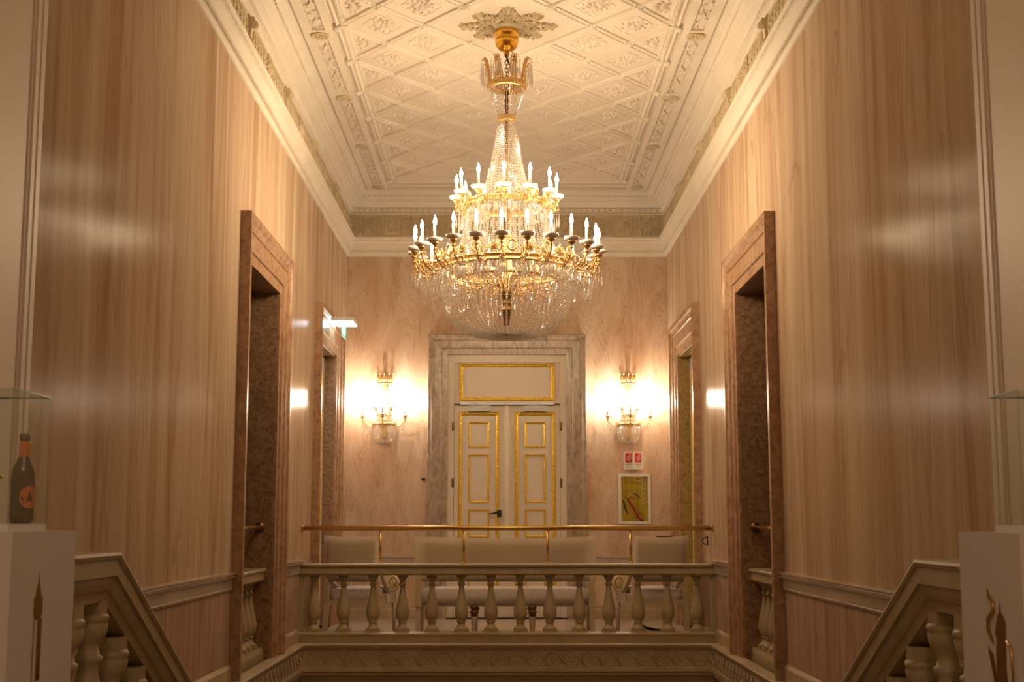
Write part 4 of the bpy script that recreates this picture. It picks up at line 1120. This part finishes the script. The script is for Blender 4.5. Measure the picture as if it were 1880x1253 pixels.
lab.box(.0, .10, -.0265, -.026, .50, .503); lab.box(0, .10, -.0265, -.026, .545, .548); lab.box(0, .003, -.0265, -.026, .5, .548); lab.box(.097, .1, -.0265, -.026, .5, .548)
lab.obj('printed_boxes', 'whitepaint', hc)
MB().box(-w_ / 2 + .033, w_ / 2 - .033, -.026, -.023, .033, h_ - .036).obj('glass_pane', 'glass', hc)

# ------------------------------------------------------------------ emergency exit light
ex = empty('exit_light', (-XW + 0.05, 13.85, 3.20)); tag(ex, 'white emergency lamp with hanging green exit plate over the left side door', 'exit sign')
MB().box(0.0, 0.235, 0.0, 0.42, 0.0, 0.038).box(0.005, 0.05, .005, .415, .038, .05).obj('lamp_housing', 'white', ex)
MB().box(0.02, 0.225, 0.010, 0.41, -0.006, 0.0).obj('lamp_diffuser', 'exitlamp', ex)
pl_ = MB().box(0.110, 0.114, -0.02, 0.40, -0.150, -0.006).obj('green_plate', 'exitgreen', ex)
pe = MB().box(0.1138, 0.1148, -0.02, -0.012, -.15, -.006).box(0.1095, 0.1155, -0.02, .40, -.156, -.150)
pe.obj('plate_edge', 'white', ex)
pic = MB(); x = 0.1145
pic.tube([(x, 0.20, -.05), (x, 0.215, -.08), (x, 0.20, -.105), (x, 0.185, -.135)], 0.008, 5); pic.tube([(x, .215, -.085), (x, .235, -.11), (x, .25, -.13)], .007, 5); pic.tube([(x, .185, -.07), (x, .22, -.065), (x, .24, -.08)], .006, 5)
pic.bead((x, .198, -.038), .011, .011, 6)
MB().box(x, x + .001, .29, .36, -.085, -.07).obj('direction_bar', 'exitwhite', ex)
MB().box(x, x + .001, 0.05, 0.12, -.13, -.03).obj('doorway_symbol', 'exitwhite', ex)
pic.obj('running_figure', 'exitwhite', ex)

# small wall fittings
t = empty('wall_switch', (-0.968, YE, 1.60)); tag(t, 'small black switch beside the grey marble door surround', 'switch')
MB().box(-.012, .012, -.012, 0, -.014, .014).obj('plate', 'black', t); MB().box(-.03, -.012, -.02, -.004, -.008, .008).obj('lever', 'black', t)
t = empty('wall_hook', (XW, 13.0 - .22, 0.93)); tag(t, 'small black hook on the plaster below the brass rail end', 'hook')
MB().box(-.008, 0, -.02, .02, -.045, .045).obj('plate', 'black', t)
MB().tube([(-.006, 0, .03), (-.03, 0, .028), (-.05, 0, .005), (-.048, 0, -.02), (-.028, 0, -.035), (-.006, 0, -.03)], .005, 6).obj('ring_hook', 'black', t)

# ------------------------------------------------------------------ sofa and armchairs, backs to the balustrade
def backrest(w, h, name, mat, parent, loc, curve=0.03, lean=0.05, rot=(0, 0, 0), thick=0.07):
    """upholstered back: soft rounded slab, slightly hollow top edge"""
    mb = MB(); nx, nz = 14, 6; vs = []; idx = {}
    for side in (0, 1):
        for i in range(nx + 1):
            for k in range(nz + 1):
                u = -1 + 2 * i / nx; v = k / nz
                zz = h * v - (0.018 * (1 - u * u) * v)
                e = min(1, (1 - abs(u)) * 8) ** .5 * min(1, (1 - v) * 6 + .15) ** .5
                y = -curve * (1 - u * u) - lean * (1 - 0) * v * -0 + (thick * .5 * e if side else -thick * .5 * e)
                vs.append((u * w / 2, y - lean * v, zz)); idx[(side, i, k)] = len(vs) - 1
    fs = []
    for side in (0, 1):
        for i in range(nx):
            for k in range(nz):
                q = (idx[side, i, k], idx[side, i + 1, k], idx[side, i + 1, k + 1], idx[side, i, k + 1])
                fs.append(q if side == 0 else q[::-1])
    for i in range(nx):
        fs.append((idx[0, i, nz], idx[0, i + 1, nz], idx[1, i + 1, nz], idx[1, i, nz])); fs.append((idx[0, i, 0], idx[1, i, 0], idx[1, i + 1, 0], idx[0, i + 1, 0]))
    for k in range(nz):
        for i in (0, nx): fs.append((idx[0, i, k], idx[0, i, k + 1], idx[1, i, k + 1], idx[1, i, k]))
    mb.add(vs, fs, True); return mb.obj(name, mat, parent, loc, rot)
def cushion(x0, x1, y0, y1, z0, z1, mb=None):
    mb = mb or MB(); nx, ny = 10, 8; vs = []; 
    for k, z in ((0, z0), (1, z1)):
        for i in range(nx + 1):
            for j in range(ny + 1):
                u, v = i / nx, j / ny; e = min(1, min(u, 1 - u) * 10 * (x1 - x0) / .5 + .0, min(v, 1 - v) * 10)
                vs.append((x0 + (x1 - x0) * u, y0 + (y1 - y0) * v, z - (0.022 * (1 - e) if k else 0)))
    fs = []; n1 = (nx + 1) * (ny + 1)
    g = lambda k, i, j: k * n1 + i * (ny + 1) + j
    for i in range(nx):
        for j in range(ny):
            fs.append((g(1, i, j), g(1, i + 1, j), g(1, i + 1, j + 1), g(1, i, j + 1))); fs.append((g(0, i, j), g(0, i, j + 1), g(0, i + 1, j + 1), g(0, i + 1, j)))
    for i in range(nx):
        fs.append((g(0, i, 0), g(0, i + 1, 0), g(1, i + 1, 0), g(1, i, 0))); fs.append((g(0, i, ny), g(1, i, ny), g(1, i + 1, ny), g(0, i + 1, ny)))
    for j in range(ny):
        fs.append((g(0, 0, j), g(1, 0, j), g(1, 0, j + 1), g(0, 0, j + 1))); fs.append((g(0, nx, j), g(0, nx, j + 1), g(1, nx, j + 1), g(1, nx, j)))
    return mb.add(vs, fs, True)
turned = MB().lathe([(0.016, 0.0), (0.020, 0.02), (0.030, 0.16), (0.032, 0.185), (0.026, 0.19)], 14).mesh('leg', 'frame_wood')
turnh = MB().lathe([(0.034, 0.185), (0.030, 0.205), (0.038, 0.215), (0.038, 0.235), (0.028, 0.245), (0.040, 0.265), (0.044, 0.29)], 14)
for k in range(8): turnh.bump((0.036 * math.cos(k * PI / 4), 0.036 * math.sin(k * PI / 4), 0.225), (-.01 * math.sin(k * PI / 4), .01 * math.cos(k * PI / 4), 0), (0, 0, .016), (.008 * math.cos(k * PI / 4), .008 * math.sin(k * PI / 4), 0), 5)
turnhm = turnh.mesh('leg_capital', 'bronze')
def volute(parent, loc, rot, sc3=1.0):
    mb = MB()
    mb.tube([(0.052 * math.cos(q), 0, 0.080 + 0.068 * math.sin(q)) for q in [2 * PI * j / 24 for j in range(24)]], 0.017, 8, closed=True)
    mb.bump((0, -.012, .08), (.036, 0, 0), (0, 0, .05), (0, -.014, 0), 8); mb.bump((0, .012, .08), (.036, 0, 0), (0, 0, .05), (0, .014, 0), 8)
    for q in range(5): mb.bump((0.004, -.024, 0.05 + q * .014), (.008, 0, 0), (0, 0, .008), (0, -.012, 0), 5)
    o = mb.obj('carved_rosette', 'gilt_cream', parent, loc, rot); o.scale = (sc3,) * 3; return o
M['gilt_cream'] = plain('cream_and_gold_carving', (0.66, 0.50, 0.26), 0.35, 0.35)
sf = empty('sofa', (-0.02, 13.32, 0)); tag(sf, 'long cream upholstered sofa with its back to the balustrade', 'sofa')
hw = 0.90
backrest(2 * hw - .02, 0.44, 'backrest', 'fabric', sf, (0, 0.03, 0.525), curve=0.02, lean=0.06)
cushion(-hw + .07, hw - .07, 0.02, 0.66, 0.30, 0.452).obj('seat', 'seatfabric', sf)
MB().box(-hw + .05, hw - .05, 0.03, 0.65, 0.280, 0.302).obj('seat_rail', 'frame_wood', sf)
for s in (-1, 1):
    MB().box(s * (hw - .07), s * (hw - .02), -.02, .03, 0, 0.56).box(s * (hw - .08), s * (hw - .01), -.03, .04, .28, .42).obj('back_post', 'frame_wood', sf)
    MB().tube([(s * (hw - .045), .03, .72), (s * (hw - .045), .25, .69), (s * (hw - .045), .50, .67), (s * (hw - .045), .62, .62)], 0.022, 8).box(s * (hw - .065), s * (hw - .025), .60, .65, .0, .62).obj('arm', 'frame_wood', sf)
for x in (-0.305, 0.27):
    g_ = place('leg', turned, sf, (x, 0.05, 0)); place('leg_capital', turnhm, g_)
for x in (-0.305, 0.27):
    g_ = place('leg', turned, sf, (x, 0.62, 0)); place('leg_capital', turnhm, g_)
def armchair(x, y, rz, s, label):
    t = empty('armchair', (x, y, 0), (0, 0, rz)); tag(t, label, 'armchair', 'pair of cream armchairs')
    w = 0.52
    backrest(w + .04, 0.45, 'backrest', 'fabric', t, (0, 0.02, 0.525), curve=0.03, lean=0.07)
    cushion(-w / 2 + .03, w / 2 - .03, 0.03, 0.56, 0.30, 0.462).obj('seat', 'seatfabric', t)
    MB().box(-w / 2, w / 2, 0.0, 0.60, 0.30, 0.345).box(-w / 2, -w / 2 + .03, 0.06, 0.58, 0.335, .40).box(w / 2 - .03, w / 2, .06, .58, .335, .40).obj('seat_rail', 'frame_wood', t)
    for q in (-1, 1):
        MB().add([(q * (w / 2 + .0) + a * .022, yy + b * .022, z) for (z, yy) in ((0, -.06), (.30, 0), (.56, -.01)) for a, b in ((-1, -1), (1, -1), (1, 1), (-1, 1))],
                 [(0, 1, 5, 4), (1, 2, 6, 5), (2, 3, 7, 6), (3, 0, 4, 7), (4, 5, 9, 8), (5, 6, 10, 9), (6, 7, 11, 10), (7, 4, 8, 11), (8, 9, 10, 11), (3, 2, 1, 0)]).obj('leg', 'frame_wood', t)
        MB().tube([(q * (w / 2 - .01), .56, 0), (q * (w / 2 - .01), .55, .18), (q * (w / 2 - .01), .55, .31)], [.016, .022, .026], 8).obj('leg', 'frame_wood', t)
        # sweeping arm: swan-neck curve from the back down to the seat front
        MB().tube([(q * (w / 2 + .005), 0.0, .80), (q * (w / 2 + .01), .06, .66), (q * (w / 2 + .01), .15, .53), (q * (w / 2 + .005), .26, .455), (q * (w / 2), .34, .41)], [.014, .018, .022, .026, .020], 8).obj('arm', 'frame_wood', t)
        volute(t, (q * (w / 2 - .005), .50, .41), (0, 0, 0), 1.0)
        MB().box(q * (w / 2 + .003), q * (w / 2 + .009), .28, .36, .31, .47).box(q * (w / 2 - .12), q * (w / 2 + .009), .28, .36, .466, .472).obj('cover_flap', 'seatfabric', t)
    return t
armchair(-1.52, 13.28, R(-14), -1, 'cream armchair with carved rosette arms by the left side door')
armchair(1.50, 13.28, R(14), 1, 'cream armchair with carved rosette arms by the right side door')
cbx = empty('cable_strap', (1.45, 13.75, 0)); tag(cbx, 'black strap trailing on the floor below the right armchair', 'strap')
MB().tube([(-.18, 0, .17), (-.14, 0, .10), (-.05, 0, .045), (.05, 0, .022), (.12, 0, .016)], .016, 8).obj('strap_band', 'black', cbx)
ph = MB().box(-.08, .08, -.004, .004, 0, .012).obj('remote_control', 'black', None, (1.54, 13.235, .957)); tag(ph, 'thin black remote lying on top of the right armchair back', 'remote')

# ------------------------------------------------------------------ display plinths with glass cases at the picture edges
def plinth(s, ya, yb, x0, wd, zt, label, gy1, ztop_glass, glabel):
    xa = s * x0; xb = s * (x0 + wd)
    t = empty('display_plinth', (s * (x0 + wd / 2), (ya + yb) / 2, 0.1)); tag(t, label, 'plinth', 'white display plinths')
    ox, oy = -s * (x0 + wd / 2), -(ya + yb) / 2
    MB().box(xa + ox, xb + ox, ya + oy, yb + oy, 0.0, zt - .1).obj('body', 'card', t)
    # raised facing board that carries the print
    g = empty('glass_case', (s * (x0 + wd / 2), (ya + yb) / 2, zt)); tag(g, glabel, 'display case', 'glass cases on the plinths')
    gx0, gx1 = x0 + .02, x0 + wd - .02; gy0 = ya + .02
    MB().box(s * gx0 + ox, s * gx1 + ox, gy0 + oy, gy1 + oy, 0, 0.018).obj('base', 'whitepaint', g)
    H = ztop_glass - zt
    e = 0.004
    for (a, b, c_, d, z0, z1) in ((gx0, gx0 + e, gy0, gy1, .018, H), (gx1 - e, gx1, gy0, gy1, .018, H), (gx0, gx1, gy0, gy0 + e, .018, H), (gx0, gx1, gy1 - e, gy1, .018, H)):
        MB().box(s * a + ox, s * b + ox, c_ + oy, d + oy, z0, z1).obj('glass_pane', 'glass', g)
    MB().box(s * gx0 + ox, s * gx1 + ox, gy0 + oy, gy1 + oy, H, H + e).obj('glass_pane', 'glass', g)
    ed = MB(); ed.box(s * (gx0 - .001) + ox, s * (gx0) + ox, gy0 + oy, gy1 + oy, H - .001, H + e); ed.box(s * gx0 + ox, s * gx1 + ox, gy1 + oy, gy1 + .001 + oy, H - .001, H + e)
    ed.obj('glass_edge', 'glassedge', g)
    return t, g
pL_, gL = plinth(-1, 3.24, 3.72, 1.2, 0.45, 1.078, 'white plinth with gold lighthouse emblem in front of the left stair balustrade', 3.53, 1.425, 'glass display case holding the beer bottle')
pR_, gR = plinth(1, 3.19, 3.62, 1.2, 0.45, 1.075, 'white plinth with gold coffee pot emblem in front of the right stair balustrade', 3.40, 1.415, 'empty looking glass case on the coffee pot plinth')
# emblems: flat foil shapes on the inner faces (local: u = along y, v = z)
def foil(parent, s, x0, polys, name):
    mb = MB()
    for P in polys:
        mb.extrude(P, lambda u, v, t: (s * (x0 - .0012 * t) - parent.location.x, u - parent.location.y, v - parent.location.z))
    return mb.obj(name, 'goldfoil', parent)
yl = 3.475
LH = [[(yl - .012, .768), (yl + .012, .768), (yl + .004, .800), (yl, .822), (yl - .004, .800)] ]
def Q(a, b, c_, d): return [(a, c_), (b, c_), (b, d), (a, d)]
y0 = 3.437
LH = [
    [(y0 - .018, .914 - .0), (y0 + .022, .914), (y0 + .014, .938), (y0 + .006, .950), (y0 + .002, .978), (y0 - .002, .950), (y0 - .012, .936)],
    Q(y0 - .028, y0 + .034, .868, .914),
    [(y0 - .024, .868), (y0 + .030, .868), (y0 + .026, .858), (y0 - .020, .858)],
    Q(y0 - .024, y0 - .020, .700, .858), Q(y0 + .004, y0 + .034, .705, .858),
    Q(y0 - .050, y0 + .040, .668, .684),
    Q(y0 - .050, y0 + .040, .628, .658)]
for k in range(5): LH.append(Q(y0 - .050 + k * .019, y0 - .040 + k * .019, .684, .698))
foil(pL_, -1, 1.2, LH, 'lighthouse_emblem')
tx = text('brand_lettering', 'ORECIANER', 0.095, 'goldfoil', pL_, (-1.199 - pL_.location.x, 3.435 - pL_.location.y, 0.535 - pL_.location.z), (PI / 2, 0, PI / 2), .0006)
y1 = 3.335
CP = [
    [(y1 - .036, .50), (y1 + .052, .50), (y1 + .042, .78), (y1 + .034, .812), (y1 + .044, .830), (y1 + .024, .870), (y1 + .010, .880), (y1 + .004, .908), (y1 - .004, .880), (y1 - .022, .868), (y1 - .030, .856), (y1 - .024, .795), (y1 - .022, .74), (y1 - .032, .70)],
    [(y1 + .060, .70), (y1 + .098, .79), (y1 + .062, .775), (y1 + .048, .73), (y1 + .044, .71)]]
CP = [[(2 * y1 - u, v) for u, v in P][::-1] for P in CP]
CP = [[(2 * y1 - u, v) for u, v in P] for P in CP]
foil(pR_, 1, 1.2, CP, 'coffee_pot_emblem')
hh = MB(); X = 1.1985 - pR_.location.x
def yy(u): return y1 + u - pR_.location.y
def zz_(v): return v - pR_.location.z
hh.tube([(X, yy(-.034), zz_(.815)), (X, yy(-.062), zz_(.800)), (X, yy(-.066), zz_(.74)), (X, yy(-.056), zz_(.62)), (X, yy(-.044), zz_(.60))], .0035, 5)
hh.tube([(X, yy(.055), zz_(.80)), (X, yy(.085), zz_(.835)), (X, yy(.080), zz_(.860)), (X, yy(.045), zz_(.880)), (X, yy(.045), zz_(.900)), (X, yy(.075), zz_(.915)), (X, yy(.085), zz_(.932))], [.003, .006, .007, .007, .005, .004, .003], 5)
hh.obj('handle_and_steam', 'goldfoil', pR_)
# bottle in the left case
bo = empty('beer_bottle', (-1.262, 3.465, 1.0965)); tag(bo, 'dark brown beer bottle with orange neck and round orange label', 'bottle')
MB().lathe([(0.0, 0.0), (0.026, 0.0), (0.030, 0.006), (0.0305, 0.02), (0.0305, 0.125), (0.028, 0.140), (0.018, 0.160), (0.0135, 0.175), (0.0125, 0.205), (0.0118, 0.222), (0.0, 0.222)], 28).obj('glass_body', 'bottle', bo)
MB().lathe([(0.0148, 0.168), (0.0140, 0.180), (0.0130, 0.208), (0.0124, 0.212)], 24).obj('neck_label', 'orange', bo)
MB().lathe([(0.0128, 0.216), (0.0140, 0.217), (0.0138, 0.228), (0.0115, 0.232), (0.0, 0.232)], 20).obj('crown_cap', 'greyfoil', bo)
lbm = MB(); n = 20; cc = R(-35)
vs = [(0.0309 * math.cos(cc), 0.0309 * math.sin(cc), 0.068)]
for k in range(n):
    q = 2 * PI * k / n; a = cc + 0.85 * math.cos(q); vs.append((0.0309 * math.cos(a), 0.0309 * math.sin(a), 0.068 + 0.029 * math.sin(q)))
for k in range(n):
    q = 2 * PI * k / n; a = cc + 0.42 * math.cos(q); vs.append((0.0311 * math.cos(a), 0.0311 * math.sin(a), 0.068 + 0.0145 * math.sin(q)))
fs = [(1 + k, 1 + (k + 1) % n, 1 + n + (k + 1) % n, 1 + n + k) for k in range(n)] + [(1 + n + k, 1 + n + (k + 1) % n, 0) for k in range(n)]
lbm.add(vs, fs, True); lbo = lbm.obj('round_label', 'orange', bo)
MB().extrude([(-.009, 0.056), (.009, 0.056), (.004, .068), (.002, .082), (-.002, .082), (-.004, .068)], lambda u, v, t: ((0.0309 + .001 * t) * math.cos(cc + u / .031), (0.0309 + .001 * t) * math.sin(cc + u / .031), v)).obj('label_emblem', 'bottle', bo)
tb = empty('brass_tap', (-1.335, 3.435, 1.0965)); tag(tb, 'thin brass bracket standing beside the bottle in the case', 'bracket')
MB().tube([(0, 0, 0), (0.0, 0, .115)], .0045, 8).lathe([(.02, 0), (.02, .004), (.005, .006)], 12).obj('stem', 'brass', tb)
MB().tube([(-.03, 0, .12), (.03, 0, .12)], .006, 8).tube([(-.018, 0, .12), (-.018, 0, .138)], .004, 6).tube([(.018, 0, .12), (.018, 0, .138)], .004, 6).obj('cross_bar', 'brass', tb)
